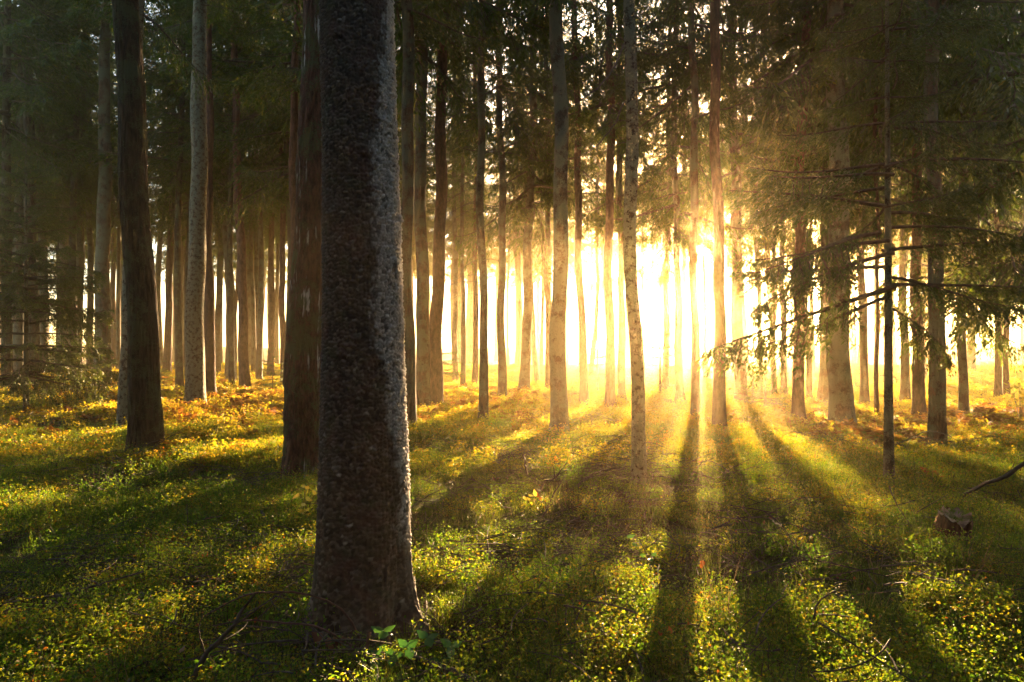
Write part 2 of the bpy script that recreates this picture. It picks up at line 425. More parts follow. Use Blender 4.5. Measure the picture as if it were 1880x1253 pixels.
CROWNS = [crown_mesh(50, 2.5, 10, 0.12), crown_mesh(51, 2.9, 9, 0.2), crown_mesh(52, 2.2, 9, 0.1), crown_mesh(53, 2.0, 8, 0.25, 0.5),
          crown_mesh(54, 3.2, 10, 0.05), crown_mesh(55, 1.6, 8, 0.15)]

def trunk_mesh(name, path, r_of_z, H, mat, sides=16, flare=0.5, lobes=5, seed=0, step=0.35, lump=0.05, rough=False):
    """PATH: function z -> (x, y) offset from base. Local coordinates, base at the origin."""
    fine = np.arange(1.03, 6.5, 0.035) if rough else np.array([])
    zs = np.concatenate([[-0.35, -0.15, 0, 0.06, 0.13, 0.22, 0.34, 0.5, 0.75, 1.0] if not rough else np.arange(-0.35, 1.03, 0.035), fine, np.arange((6.5 if rough else 1.0) + step, H, step), [H]])
    th = np.linspace(0, 2 * math.pi, sides, endpoint=False)
    Zg, Tg = np.meshgrid(zs, th, indexing='ij')
    r = r_of_z(Zg)
    fl = np.exp(-np.maximum(Zg, 0) / 0.22) * flare
    r = r * (1 + fl * (0.75 + 0.45 * np.cos(lobes * Tg + seed)) + 0.12 * np.exp(-np.maximum(Zg, 0) / 0.9))
    r = r * (1 + lump * vnoise(np.cos(Tg) * 2 + seed, np.sin(Tg) * 2, Zg * 1.2) + lump * 0.5 * vnoise(np.cos(Tg) * 6, np.sin(Tg) * 6 + seed, Zg * 4))
    if rough:
        q = Zg * (2.2 if rough == 1 else 5.0)
        r = r * (1 + 0.05 * vnoise(np.cos(Tg) * 9 + seed, np.sin(Tg) * 9, q) + 0.045 * np.abs(vnoise(np.cos(Tg) * 20, np.sin(Tg) * 20 + seed, q * 2.2)) + 0.03 * vnoise(np.cos(Tg) * 36, np.sin(Tg) * 36, q * 6))
    ox = np.array([path(z) for z in zs])
    V = np.stack([ox[:, 0, None] + r * np.cos(Tg), ox[:, 1, None] + r * np.sin(Tg), Zg], -1).reshape(-1, 3)
    k, n = len(zs), sides
    i = np.arange(k - 1)[:, None] * n; j = np.arange(n)[None]; jn = (j + 1) % n
    q = np.stack([i + j, i + jn, i + n + jn, i + n + j], -1).reshape(-1, 4)
    return mesh(name, V, [q], mat)

def dead_branch_mesh(path, r_of_z, z0, z1, n, seed, lmin=0.5, lmax=1.4, thick=0.006, extra=()):
    g = np.random.default_rng(seed); groups = []
    for z in np.sort(g.uniform(z0, z1, n)):
        parts = []; groups.append(parts)
        az = g.uniform(0, 6.28); L = g.uniform(lmin, lmax); up = g.uniform(-0.25, 0.35)
        x, y = path(z); rr = float(r_of_z(np.array(z))) * 0.8
        t = np.linspace(0, 1, 9)
        wob = np.cumsum(g.normal(0, 0.03, 9)) * L
        d = np.array([math.cos(az), math.sin(az)]); pr = np.array([-d[1], d[0]])
        hor = rr + L * t
        P = np.stack([x + d[0] * hor + pr[0] * wob, y + d[1] * hor + pr[1] * wob, z + L * (up * t - 0.55 * t ** 2)], -1)
        th = thick * (0.6 + 0.5 * L)
        parts.append(tube(P, np.linspace(th, th * 0.25, 9), 4))
        for s in range(int(g.integers(1, 5))):
            i = int(g.integers(3, 8)); a2 = az + g.choice([-1, 1]) * g.uniform(0.4, 1.0); l2 = L * g.uniform(0.15, 0.4)
            Q = P[i] + np.linspace(0, 1, 5)[:, None] * np.array([math.cos(a2) * l2, math.sin(a2) * l2, g.uniform(-0.35, 0.1) * l2])
            parts.append(tube(Q, np.linspace(th * 0.45, th * 0.2, 5), 3))
    for pts, th in extra:
        P = spline(pts, 14); P[1:] += g.normal(0, 0.008, (13, 3))
        groups.append([]); groups[-1].append(tube(P, np.linspace(th, th * 0.3, 14), 5))
    return [mesh('dead_branch', *(lambda V, Q: (V, [Q]))(*merge(p)), M['deadwood']) for p in groups]

TREE_GROUP = 'tall conifers of the misty wood'
class Trunk: pass
def tree(label, pix, w, cb=None, mat='spruce', d=None, H=27.0, crown=0, cscale=1.0, dead=0, flare=0.5, sides=None, kind='spruce_tree', seed=None, group=TREE_GROUP, extra=(), dead_z=(1.6, 6.0), lobes=5, dead_l=(0.5, 1.4)):
    """PIX: trunk centres in the photograph from the base up; W: width there in pixels at mid height; CB: row where the crown starts."""
    seed = len(bpy.data.objects) if seed is None else seed
    bx, by = pix[0]
    if d is None:
        x0, d = on_ground(bx, by)
    else:
        x0 = (bx - CX) / F * d
    z0 = hgt(x0, d)
    pts = [((px - CX) / F * d - x0, CAM_Z - (py - HY) / F * d - z0) for px, py in pix]
    pts[0] = (0.0, 0.0)
    zs = np.array([p[1] for p in pts]); xs = np.array([p[0] for p in pts])
    slope = (xs[-1] - xs[-2]) / max(zs[-1] - zs[-2], 0.1) if len(xs) > 1 else 0
    dense = np.linspace(0, zs[-1], 60)
    sm = np.array([np.interp(np.clip(dense + o, 0, zs[-1]), zs, xs) for o in np.linspace(-1, 1, 9) * zs[-1] * 0.07]).mean(0); sm -= sm[0]
    g = np.random.default_rng(seed); la = g.uniform(-0.012, 0.012)
    def path(z):
        if z <= zs[-1]: x = float(np.interp(z, dense, sm))
        else: x = float(sm[-1] + slope * 0.6 * (z - zs[-1]))
        return (x + 0.035 * math.sin(z * 0.9 + seed) * min(z / 2, 1) + 0.02 * math.sin(z * 2.3 + 2 * seed) * min(z / 2, 1), la * z)
    rm = w / F * d / 2
    def r_of_z(z): return rm * np.clip(1.10 - 0.95 * np.maximum(z, 0) / H, 0.05, 2) ** 0.9
    e = thing(kind, label, 'tree', (x0, d, z0), group)
    sides = sides or (28 if d < 11 else 18 if d < 25 else 12)
    put('trunk', trunk_mesh('trunk', path, r_of_z, H, M[mat], 110 if d < 11.5 else sides, flare, lobes, seed % 7, 0.3 if d < 25 else 0.7, rough=(1 if mat == 'dark' else 2) if d < 11.5 else False), e)
    if cb is not None:
        zc = (CAM_Z - (cb - HY) / F * d - z0) if cb > -900 else 8.0
        zc = min(max(zc, 3.0), H - 8)
        c = put('crown', CROWNS[crown], e)
        cx_, cy_ = path(zc + 3)
        c.location = (cx_, cy_, zc); c.rotation_euler = (0, 0, g.uniform(0, 6.28))
        c.scale = (cscale, cscale, (H - zc) / CROWN_L)
    if not dead and not extra and d < 24: dead, dead_z, dead_l = 7, (1.8, 7.5), (0.08, 0.55)
    if dead or extra:
        ex = [([np.array(p) - np.array([x0, d, z0]) for p in pl], th) for pl, th in extra]
        for dm in dead_branch_mesh(path, r_of_z, dead_z[0], dead_z[1], dead, seed, lmin=dead_l[0], lmax=dead_l[1], extra=ex): put('dead_branch', dm, e)
    t = Trunk(); t.x, t.y, t.z, t.path, t.r, t.e = x0, d, z0, path, r_of_z, e
    return t

# ------------------------------------------------------------------ the near flaky trunk
def hero_tree():
    x0, d = (665 - CX) / F * 3.78, 3.78
    z0 = hgt(x0, d); H = 27.0
    pix = [(665, 1150), (669, 900), (668, 700), (666, 500), (660, 200), (655, 0)]
    wid = [(0.0, 166), (0.6, 160), (1.2, 147), (1.9, 136), (2.8, 129), (3.5, 125)]
    zs = np.array([CAM_Z - (py - HY) / F * d - z0 for _, py in pix]); xs = np.array([(px - CX) / F * d - x0 for px, _ in pix]); xs -= xs[0]; zs[0] = 0
    def path(z): return (float(np.interp(z, zs, xs)) if z <= zs[-1] else float(xs[-1] - 0.014 * (z - zs[-1])), 0.0)
    wz = np.array([a for a, _ in wid]); ww = np.array([b for _, b in wid]) / F * d / 2
    def rz(z): return np.where(z <= 3.5, np.interp(z, wz, ww), ww[-1] * np.clip(1 - (z - 3.5) / (H - 3), 0.05, 1))
    n = 240
    zz = np.concatenate([np.arange(-0.3, 4.0, 0.0058), np.arange(4.0, H, 0.5), [H]])
    th = np.linspace(0, 2 * math.pi, n, endpoint=False)
    Zg, Tg = np.meshgrid(zz, th, indexing='ij')
    r = rz(Zg)
    zp = np.maximum(Zg, 0)
    r = r * (1 + np.exp(-zp / 0.16) * 0.34 * (0.8 + 0.6 * np.cos(5 * Tg + 0.6) + 0.25 * np.cos(9 * Tg + 2)) + 0.05 * np.exp(-zp / 0.5) * np.cos(6 * Tg))
    r = r * (1 + 0.018 * vnoise(np.cos(Tg) * 2, np.sin(Tg) * 2, Zg * 1.5) + 0.012 * vnoise(np.cos(Tg) * 5, np.sin(Tg) * 5, Zg * 5))
    per = 70
    wu = Tg / (2 * math.pi) * per + 0.5 * vnoise(np.cos(Tg) * 9, np.sin(Tg) * 9, Zg * 12, s=5)
    wv = Zg / 0.0195 + 0.5 * vnoise(np.cos(Tg) * 9, np.sin(Tg) * 9, Zg * 12, s=6)
    low = sstep(0.9, 0.15, Zg)           # lower down the flakes stretch into furrows
    f1, edge, cid = cells(wu, wv * (1 - 0.0 * low), per)
    h = 0.0085 * np.clip(edge * 2.0, 0, 1) * (0.35 + 1.0 * cid) + 0.005 * (1 - f1)
    g1, ge, gid = cells(wu * 0.47 + 3.3, wv * 0.42, 33, s=40)
    h = h + 0.003 * np.clip(ge * 1.6, 0, 1) * gid + 0.003 * vnoise(np.cos(Tg) * 40, np.sin(Tg) * 40, Zg * 120, s=17)
    fur = vnoise(np.cos(Tg) * 22, np.sin(Tg) * 22, Zg * 3.0, s=9)
    r = r + h * (1 - 0.5 * low) + 0.007 * low * fur + 0.0025 * vnoise(np.cos(Tg) * 14, np.sin(Tg) * 14, Zg * 30, s=4)
    # knots
    for kz, kt, ks, kh in [(2.58, -1.30, 0.03, 0.02), (2.45, -0.42, 0.022, 0.018), (2.0, -0.38, 0.02, 0.02), (2.02, -1.25, 0.03, 0.014), (2.25, 0.02, 0.02, 0.02), (1.5, -1.9, 0.025, 0.014), (2.95, -1.0, 0.03, 0.016), (1.05, -0.5, 0.02, 0.014), (3.2, -1.9, 0.025, 0.016)]:
        dd = np.hypot((np.mod(Tg - kt + math.pi, 2 * math.pi) - math.pi) * 0.2, Zg - kz)
        r = r + kh * np.exp(-(dd / ks) ** 2) - 0.6 * kh * np.exp(-(dd / (ks * 0.45)) ** 2)
    ox = np.array([path(z) for z in zz])
    V = np.stack([ox[:, 0, None] + r * np.cos(Tg), ox[:, 1, None] + r * np.sin(Tg), Zg], -1).reshape(-1, 3)
    # crust of pale lichen on the right-hand flank (towards +X and a little to the viewer); angle 0 = +X, -pi/2 = viewer
    ang = np.mod(Tg + math.pi, 2 * math.pi) - math.pi
    edge_a = -0.98 + 0.22 * vnoise(Zg * 1.6, Zg * 0 + 2.2, s=12) + 0.22 * vnoise(Zg * 5.0, Zg * 0, s=13) + 0.10 * vnoise(Tg * 12, Zg * 24, s=14) + 0.26 * (cid - 0.5)
    edge_a = edge_a + 0.30 * sstep(1.6, 1.0, Zg) + 0.35 * sstep(1.0, 0.5, Zg) + 0.25 * sstep(2.4, 3.1, Zg)
    crust = sstep(0.0, 0.10, ang - edge_a) * sstep(0.9, 0.5, ang) * sstep(0.18, 0.75, Zg)
    crust = crust * np.clip(0.35 + 0.9 * np.clip(edge * 2.5, 0, 1), 0, 1) * np.where(cid > 0.12, 1, 0.35)
    spots = (cid > 0.991) & (Zg < 1.3) & (Zg > 0.15)
    crust = np.maximum(crust, spots * 0.45 * np.clip(edge * 2, 0, 1))
    k = len(zz)
    i = np.arange(k - 1)[:, None] * n; j = np.arange(n)[None]; jn = (j + 1) % n
    q = np.stack([i + j, i + jn, i + n + jn, i + n + j], -1).reshape(-1, 4)
    me = mesh('trunk', V, [q], M['hero'], vattr={'flake': cid.ravel(), 'crust': crust.ravel()})
    e = thing('spruce_tree', 'thick flaky spruce trunk nearest the viewer with a pale lichen strip down one side', 'tree', (x0, d, z0), TREE_GROUP)
    put('trunk', me, e)
    c = put('crown', CROWNS[1], e); c.location = (-0.05, 0, 9.0); c.scale = (1.1, 1.1, (H - 9) / CROWN_L)
    return e
hero_tree()

# ------------------------------------------------------------------ trees one can tell apart
T = tree
T('reddish trunk with white resin streaks close behind the thick flaky trunk', [(566, 884), (568, 700), (572, 500), (578, 250), (586, 0)], 72, cb=-999, mat='resin', crown=2, flare=0.32)
T('dark furrowed trunk that leans and bends, bare and black against the light', [(268, 838), (264, 700), (260, 600), (252, 400), (240, 200), (224, 0)], 47, cb=-999, mat='dark', crown=0, flare=0.30)
T('lichened slanting trunk crossing behind the bent dark trunk, its edge lit gold', [(231, 792), (235, 600), (241, 400), (250, 200), (258, 0)], 24, cb=-999, mat='lichen', crown=3, flare=0.3)
T('mottled grey lichen trunk with one sunlit orange edge, in low yellow bilberry', [(358, 750), (361, 600), (364, 400), (369, 200), (374, 0)], 31, cb=60, mat='lichen', crown=3, flare=0.22)
T('reddish straight trunk close behind the mottled lichen trunk', [(385, 727), (384, 500), (385, 200), (386, 0)], 17, cb=20, mat='red', crown=2)
T('slightly curved brown trunk with rusty bracken at its foot', [(450, 722), (446, 580), (440, 400), (434, 200), (428, 0)], 17, cb=70, mat='red', crown=1, flare=0.6)
T('stout straight dim trunk between the dark sapling and the bent dark trunk', [(187, 722), (189, 500), (191, 250), (192, 0)], 26, cb=40, mat='spruce', crown=4, flare=0.4)
T('thin dark trunk leaning over beside a twin pair of dark trunks', [(139, 690), (146, 520), (152, 350)], 14, cb=330, mat='dark', crown=2)
T('thicker of the twin dark trunks behind the sapling branches', [(117, 686), (119, 450), (121, 250)], 19, cb=180, mat='spruce', crown=0)
T('slimmer of the twin dark trunks behind the sapling branches', [(131, 684), (130, 450), (128, 250)], 11, cb=350, mat='dark', crown=3)
T('heavy black trunk directly behind the thin dark sapling stem', [(59, 714), (57, 500), (53, 250), (50, 0)], 22, cb=60, mat='dark', crown=4, dead=10)
T('broad shadowy trunk behind the outer boughs of the dark sapling', [(32, 700), (33, 450), (36, 200)], 20, cb=380, mat='spruce', crown=1)
T('shadowy trunk showing between the black trunk and the twin dark trunks', [(80, 692), (80, 450), (79, 250)], 15, cb=370, mat='spruce', crown=2)
T('slim brown trunk in the gap beside the stout dim trunk', [(209, 683), (209, 500), (208, 300)], 9, cb=400, mat='red', crown=3)
T('thin trunk just to the dark side of the stout dim trunk', [(166, 690), (166, 500), (165, 300)], 11, cb=410, mat='spruce', crown=5)
T('wider-footed hazy brown trunk, first of three beside the mottled lichen trunk', [(306, 690), (311, 560), (316, 400), (318, 200)], 13, cb=300, mat='red', crown=2, flare=0.7)
T('middle one of three hazy brown trunks beside the mottled lichen trunk', [(327, 686), (330, 500), (331, 250)], 12, cb=400, mat='spruce', crown=3)
T('thinnest of three hazy brown trunks beside the mottled lichen trunk', [(340, 684), (343, 500), (345, 300)], 8, cb=420, mat='red', crown=5)
T('hazy brown trunk just past the reddish trunk by the lichen trunk', [(398, 690), (403, 550), (406, 350)], 12, cb=430, mat='spruce', crown=2)
T('thin dark pole-like trunk with a green tuft partway up', [(418, 696), (417, 550), (416, 350)], 8, cb=470, mat='spruce', crown=5, cscale=0.6)
T('leaning sapling-thin trunk in the bright gap near the curved brown trunk', [(428, 684), (432, 600), (436, 500)], 6, cb=480, mat='red', crown=5, cscale=0.6)
T('slender twin trunk close beside the curved brown trunk', [(466, 688), (464, 550), (461, 380)], 8, cb=420, mat='spruce', crown=2)
T('slightly leaning slim trunk between the curved brown trunk and the lit gap', [(477, 686), (472, 560), (467, 400)], 9, cb=430, mat='spruce', crown=3)
T('slim trunk edged by the brightest gap on the dim side', [(497, 696), (498, 520), (498, 300)], 11, cb=380, mat='red', crown=2)
T('slim hazy trunk in the gap beside the straight brown one', [(521, 712), (519, 560), (517, 380)], 11, cb=380, mat='red', crown=3)
T('straight brown trunk half hidden behind the resin-streaked trunk', [(536, 756), (538, 500), (540, 250), (541, 0)], 16, cb=150, mat='red', crown=0)
T('brown trunk standing clear just past the thick flaky trunk', [(750, 794), (749, 600), (748, 400), (746, 200), (743, 0)], 24, cb=20, mat='spruce', crown=1, flare=0.22)
T('golden hazed trunk touching the brown one beside the thick flaky trunk', [(776, 757), (774, 550), (773, 300), (771, 0)], 24, cb=110, mat='spruce', crown=4, flare=0.22)
T('leaning reddish trunk glowing amber, third in the row past the flaky trunk', [(800, 751), (804, 550), (808, 350), (813, 150), (816, 0)], 23, cb=60, mat='red', crown=0, flare=0.25)
T('thin straight dark trunk with fine bare twigs arching out both sides', [(887, 779), (887, 600), (886, 400), (884, 200), (881, 0)], 15, cb=-40, mat='spruce', crown=3, dead=34, dead_z=(2.4, 8.0), flare=0.3, dead_l=(0.6, 1.5))
T('pale trunk fading in gold mist close to the dark twiggy trunk', [(872, 714), (873, 560), (874, 400), (873, 200)], 10, cb=250, mat='red', crown=2)
T('very faint narrow trunk in the gold mist beside the amber leaning trunk', [(836, 706), (836, 560), (835, 440)], 9, cb=330, mat='spruce', crown=3)
T('narrow misted trunk between the amber leaning trunk and the twiggy trunk', [(850, 715), (850, 560), (849, 430)], 8, cb=380, mat='spruce', crown=5)
T('straight misted trunk just past the dark twiggy trunk', [(922, 737), (922, 560), (921, 400), (919, 200)], 14, cb=170, mat='spruce', crown=1)
T('misted trunk that leans and narrows upward over an inverted V', [(962, 727), (967, 600), (971, 450), (976, 300), (980, 150)], 17, cb=395, mat='spruce', crown=4, flare=0.6)
T('thin slanting trunk forming the short leg of the inverted V', [(986, 708), (980, 620), (974, 540)], 9, cb=420, mat='spruce', crown=5)
T('pale trunk close before the straight beige trunk in the mist', [(1006, 722), (1006, 560), (1005, 400)], 11, cb=330, mat='spruce', crown=2)
T('straight beige trunk with a flared foot standing in green moss', [(1027, 803), (1028, 600), (1028, 400), (1027, 200), (1025, 0)], 28, cb=-60, mat='grey', crown=0, flare=0.38)
T('gently leaning brown trunk past the straight beige trunk', [(1072, 748), (1067, 580), (1062, 400), (1057, 200), (1054, 0)], 14, cb=340, mat='red', crown=3)
T('thin curving sapling-like trunk before the two grey trunks in the glare', [(1085, 704), (1094, 600), (1098, 500), (1097, 350)], 8, cb=400, mat='spruce', crown=5)
T('grey trunk banded by sunbeams and shadow beside the mottled slim trunk', [(1120, 753), (1120, 600), (1119, 400), (1120, 200), (1121, 0)], 16, cb=230, mat='red', crown=2)
T('fainter grey trunk close behind the sunbeam-banded trunk', [(1142, 738), (1139, 560), (1138, 300), (1136, 100)], 12, cb=300, mat='spruce', crown=3)
near39 = [([at(1146, 80, 8.0), at(1120, 135, 7.7), at(1080, 175, 7.4), at(1038, 204, 7.2)], 0.012), ([at(1148, 185, 8.0), at(1122, 238, 7.8), at(1090, 272, 7.6), at(1060, 290, 7.5)], 0.011)]
T('slim mottled trunk standing alone in brushwood, leaning slightly', [(1173, 889), (1171, 750), (1167, 550), (1160, 300), (1155, 150), (1151, 0)], 22, cb=-999, mat='mottled', crown=3, flare=0.15, dead=6, dead_z=(3.5, 6), extra=near39, dead_l=(0.2, 0.5))
T('pale narrow trunk in white glare past the slim mottled trunk', [(1222, 722), (1224, 560), (1226, 420)], 11, cb=410, mat='spruce', crown=1)
T('curved grey trunk whose shadow streams down the slope', [(1249, 742), (1245, 600), (1241, 450), (1240, 300)], 13, cb=420, mat='spruce', crown=0, flare=0.7)
T('straight grey trunk right before the sun', [(1277, 768), (1276, 600), (1275, 450), (1272, 250), (1269, 0)], 15, cb=330, mat='spruce', crown=3, flare=0.4)
T('brown trunk close beside the sun, dark shadow running from its foot', [(1322, 792), (1320, 650), (1318, 500), (1316, 250), (1314, 0)], 20, cb=60, mat='red', crown=3, flare=0.42)
T('grey trunk crossed by slanting rays past the sun', [(1360, 748), (1355, 600), (1350, 450), (1346, 250), (1343, 0)], 20, cb=330, mat='spruce', crown=1)
T('thin trunk in white glare between the ray-crossed trunk and the brown slim one', [(1396, 732), (1393, 580), (1391, 430)], 7, cb=430, mat='spruce', crown=5)
T('narrow trunk in glare, first of a faint pair behind drooping spruce sprays', [(1421, 728), (1421, 560), (1420, 400)], 9, cb=440, mat='spruce', crown=2)
T('narrow trunk in glare, second of a faint pair behind drooping spruce sprays', [(1439, 730), (1438, 560), (1437, 400)], 10, cb=400, mat='spruce', crown=3)
T('slim brown trunk with reddish top close beside the big flared trunk', [(1467, 777), (1466, 600), (1468, 430), (1476, 230), (1483, 0)], 19, cb=120, mat='red', crown=2)
T('thin trunk close behind the slim brown one in the glare', [(1486, 742), (1484, 600), (1480, 450)], 9, cb=420, mat='spruce', crown=5)
T('pale trunk half hidden behind the big flared trunk', [(1512, 744), (1515, 560), (1516, 400)], 17, cb=330, mat='spruce', crown=4)
T('big trunk with a broad flared foot in orange leaves', [(1545, 788), (1541, 650), (1538, 450), (1536, 250), (1534, 0)], 37, cb=150, mat='grey', crown=4, flare=0.42, lobes=3)
T('pale mist-dimmed trunk between the big flared trunk and the young spruce', [(1587, 752), (1584, 600), (1582, 450)], 13, cb=400, mat='spruce', crown=2)
T('thin reddish pole trunk close to the young spruce stem', [(1610, 770), (1609, 640), (1607, 450)], 7, cb=350, mat='red', crown=5, cscale=0.7)
T('straight dark trunk just past the young spruce', [(1687, 772), (1685, 600), (1684, 400), (1681, 200), (1679, 0)], 18, cb=150, mat='red', crown=1)
T('dark trunk with a thicker foot between the straight dark trunk and the sunlit boughs', [(1722, 823), (1718, 700), (1715, 500), (1713, 250), (1711, 0)], 24, cb=60, mat='spruce', crown=2, flare=0.22)
T('slim trunk rising through sunlit yellow boughs', [(1769, 768), (1767, 600), (1764, 400), (1758, 200), (1752, 0)], 14, cb=570, mat='spruce', crown=0, cscale=0.85)
T('pale trunk in the mist beyond the sunlit yellow boughs', [(1832, 738), (1831, 600), (1829, 450)], 10, cb=540, mat='red', crown=1)
T('faint pair-mate trunk deepest in the mist beyond the yellow boughs', [(1848, 732), (1848, 600), (1846, 450)], 9, cb=470, mat='red', crown=2)
T('wide pale trunk in mist behind the straight dark trunk', [(1662, 748), (1661, 600), (1660, 400)], 14, cb=380, mat='spruce', crown=4)
T('dark drooping spruce that closes the view at the bright clearing edge', [(1905, 790), (1902, 500), (1900, 200)], 22, cb=460, mat='dark', crown=4, cscale=1.15)

# ------------------------------------------------------------------ more trees further off, and a few out of sight that shade the scene
sdir = np.array([math.sin(SUN_AZ), math.cos(SUN_AZ)])
placed = [(o.location.x, o.location.y) for o in bpy.data.objects if o.type == 'EMPTY']
FAR = {'dim': ('slim brown trunk crowded among others in the dim gold distance', 'far trunks in the dim gold distance'),
       'mist': ('slender pale trunk dissolving in the bright mist', 'far trunks dissolving in the bright mist'),
       'right': ('narrow misted trunk deep in the shade beyond the young spruce', 'far trunks beyond the young spruce')}
SHARED = {}
def far_tree(x, y, H, w, mat, crown, zc, label, group, cs=1.0, kind='spruce_tree'):
    g = np.random.default_rng(int(abs(x * 131 + y * 17)) + 5)
    key = (mat, int(g.integers(3)))
    if key not in SHARED:
        ln = (-0.012, 0.004, 0.018)[key[1]]
        SHARED[key] = trunk_mesh('trunk', lambda z: (ln * z + 0.12 * math.sin(z * 0.45 + key[1]), 0.05 * math.sin(z * 0.3)), lambda z: 0.17 * np.clip(1.1 - 0.95 * np.maximum(z, 0) / 27.0, 0.05, 2) ** 0.9, 27.0, M[mat], 12, 0.5, 5, key[1], 0.7)
    z = hgt(x, y)
    e = thing(kind, label, 'tree', (x, y, z), group)
    t = put('trunk', SHARED[key], e); t.scale = (w / 0.34, w / 0.34, H / 27.0); t.rotation_euler = (0, 0, g.uniform(0, 6.28))
    c = put('crown', CROWNS[crown], e); c.location = (0, 0, zc); c.rotation_euler = (0, 0, g.uniform(0, 6.28)); c.scale = (cs, cs, (H - zc) / CROWN_L)
    placed.append((x, y))
g = np.random.default_rng(77)
n = 0; tries = 0
while n < 150 and tries < 20000:
    tries += 1
    y = g.uniform(30, 84); x = g.uniform(-0.95, 0.95) * y
    u = x * sdir[1] - y * sdir[0]; s = x * sdir[0] + y * sdir[1]
    px = CX + F * x / y
    if -14 < u < 13 and (s > 62 or (s > 40 and g.random() < 0.55)): continue
    if u < -14 and g.random() < 0.12: continue
    if min((x - a) ** 2 + (y - b) ** 2 for a, b in placed) < (2.0 if u < -14 or u > 13 else 3.0) ** 2: continue
    near_sun = -14 < u < 13
    key = 'dim' if px < 560 else 'right' if px > 1560 else 'mist'
    far_tree(x, y, g.uniform(19, 26) + (3 if not near_sun else 0), g.uniform(0.2, 0.42), ['spruce', 'red', 'dark', 'spruce'][int(g.integers(4))], int(g.integers(6)),
             g.uniform(7.5, 11) if not near_sun else g.uniform(8.5, 12), *FAR[key], cs=g.uniform(0.75, 1.15))
    n += 1
# unseen trees added beside and behind the viewer: their crowns cut the sky light
for x, y, w, zc in [(-6.5, 1.0, 0.4, 9), (6.5, 1.5, 0.4, 8), (-3.2, -4.5, 0.4, 9), (3.5, -5, 0.38, 9), (0.5, -9, 0.4, 8), (-8.5, -4, 0.4, 8), (9, -3.5, 0.4, 8), (-11, 4.5, 0.4, 8), (11.5, 5, 0.36, 8),
                    (-6, -11, 0.4, 8), (6.5, -12, 0.4, 8), (-14.5, 9.5, 0.4, 8), (-13.5, -1, 0.4, 8), (14, -1, 0.4, 8), (15.5, 11, 0.4, 7), (-17, 14, 0.4, 7)]:
    far_tree(x, y, 27, w, 'spruce', int(g.integers(5)), zc, 'tall spruce added just beyond the edge of the view to cut the sky light', 'shade trees added around the viewpoint', cs=1.15)

# unseen dense spruces added behind and beside the viewer to block sky light
CROWNS.append(crown_mesh(60, 3.4, 15, 0.0, 0.3))
g = np.random.default_rng(5)
k = 0
while k < 46:
    a = R(-90) + g.uniform(-2.05, 2.05); r_ = g.uniform(7.5, 24)
    x, y = r_ * math.cos(a), r_ * math.sin(a)
    if y > 0 and abs(x) < 0.95 * y + 4: continue
    if min((x - a_) ** 2 + (y - b_) ** 2 for a_, b_ in placed) < 1.6 ** 2: continue
    far_tree(x, y, g.uniform(13, 19), 0.3, 'spruce', 6, g.uniform(0.7, 1.6), 'dense spruce with boughs to the floor added out of view to block sky light', 'shade trees added around the viewpoint', cs=g.uniform(0.85, 1.1))
    k += 1
# broad crowns that close the sky on the dim side
g = np.random.default_rng(44); n = 0; tries = 0
while n < 24 and tries < 5000:
    tries += 1
    y = g.uniform(24, 52); x = g.uniform(-0.86, -0.18) * y
    if min((x - a_) ** 2 + (y - b_) ** 2 for a_, b_ in placed) < 1.7 ** 2: continue
    far_tree(x, y, g.uniform(25, 29), g.uniform(0.22, 0.36), ['spruce', 'dark'][int(g.integers(2))], [4, 0, 1][int(g.integers(3))], g.uniform(7.5, 10), *FAR['dim'], cs=g.uniform(1.0, 1.25)); n += 1
# the tall back row: its crowns shade the upper air and leave the low sun under them
g = np.random.default_rng(58); u_ = -38.0
while u_ < 44:
    s_ = g.uniform(73, 81); x, y = u_ * sdir[1] + s_ * sdir[0], -u_ * sdir[0] + s_ * sdir[1]
    far_tree(x, y, g.uniform(28.5, 31), 0.36, "spruce", [4, 1, 0][int(g.integers(3))], g.uniform(10.2, 12.6), *FAR['mist' if CX + F * x / y > 560 else 'dim'], cs=g.uniform(1.05, 1.3)); u_ += g.uniform(2.4, 4.2)
# slim trunks crowding the bright middle of the wood
g = np.random.default_rng(31); n = 0; tries = 0
while n < 26 and tries < 5000:
    tries += 1
    s_ = g.uniform(38, 80); u_ = g.uniform(-16, 14)
    x, y = u_ * sdir[1] + s_ * sdir[0], -u_ * sdir[0] + s_ * sdir[1]
    if min((x - a_) ** 2 + (y - b_) ** 2 for a_, b_ in placed) < 1.5 ** 2: continue
    far_tree(x, y, g.uniform(20, 25), g.uniform(0.14, 0.24), ['spruce', 'red'][int(g.integers(2))], [3, 5][int(g.integers(2))], g.uniform(11, 14), *FAR['mist'], cs=0.7); n += 1
# a loose row at the far edge of the wood whose crowns break up the low sun
for u_, s_, H_, zc, ci, cs_ in [(-11.5, 59, 25, 8.0, 1, 1.1), (-8.6, 61, 26, 7.4, 0, 1.0), (-6.0, 58, 24, 7.7, 4, 0.9), (-3.6, 61, 26, 7.6, 0, 1.0), (-1.9, 66, 25, 8.6, 3, 0.9), (2.0, 60, 25, 7.1, 2, 1.0), (0.9, 75, 27, 12.2, 3, 1.0), (-0.5, 79, 27, 13.5, 5, 1.1), (4.4, 58, 24, 6.7, 0, 1.0), (7.6, 64, 26, 11.5, 3, 1.0), (11.5, 59, 25, 9.5, 0, 1.0)]:
    far_tree(u_ * sdir[1] + s_ * sdir[0], -u_ * sdir[0] + s_ * sdir[1], H_, 0.34, 'spruce', ci, zc, *FAR['mist'], cs=cs_)

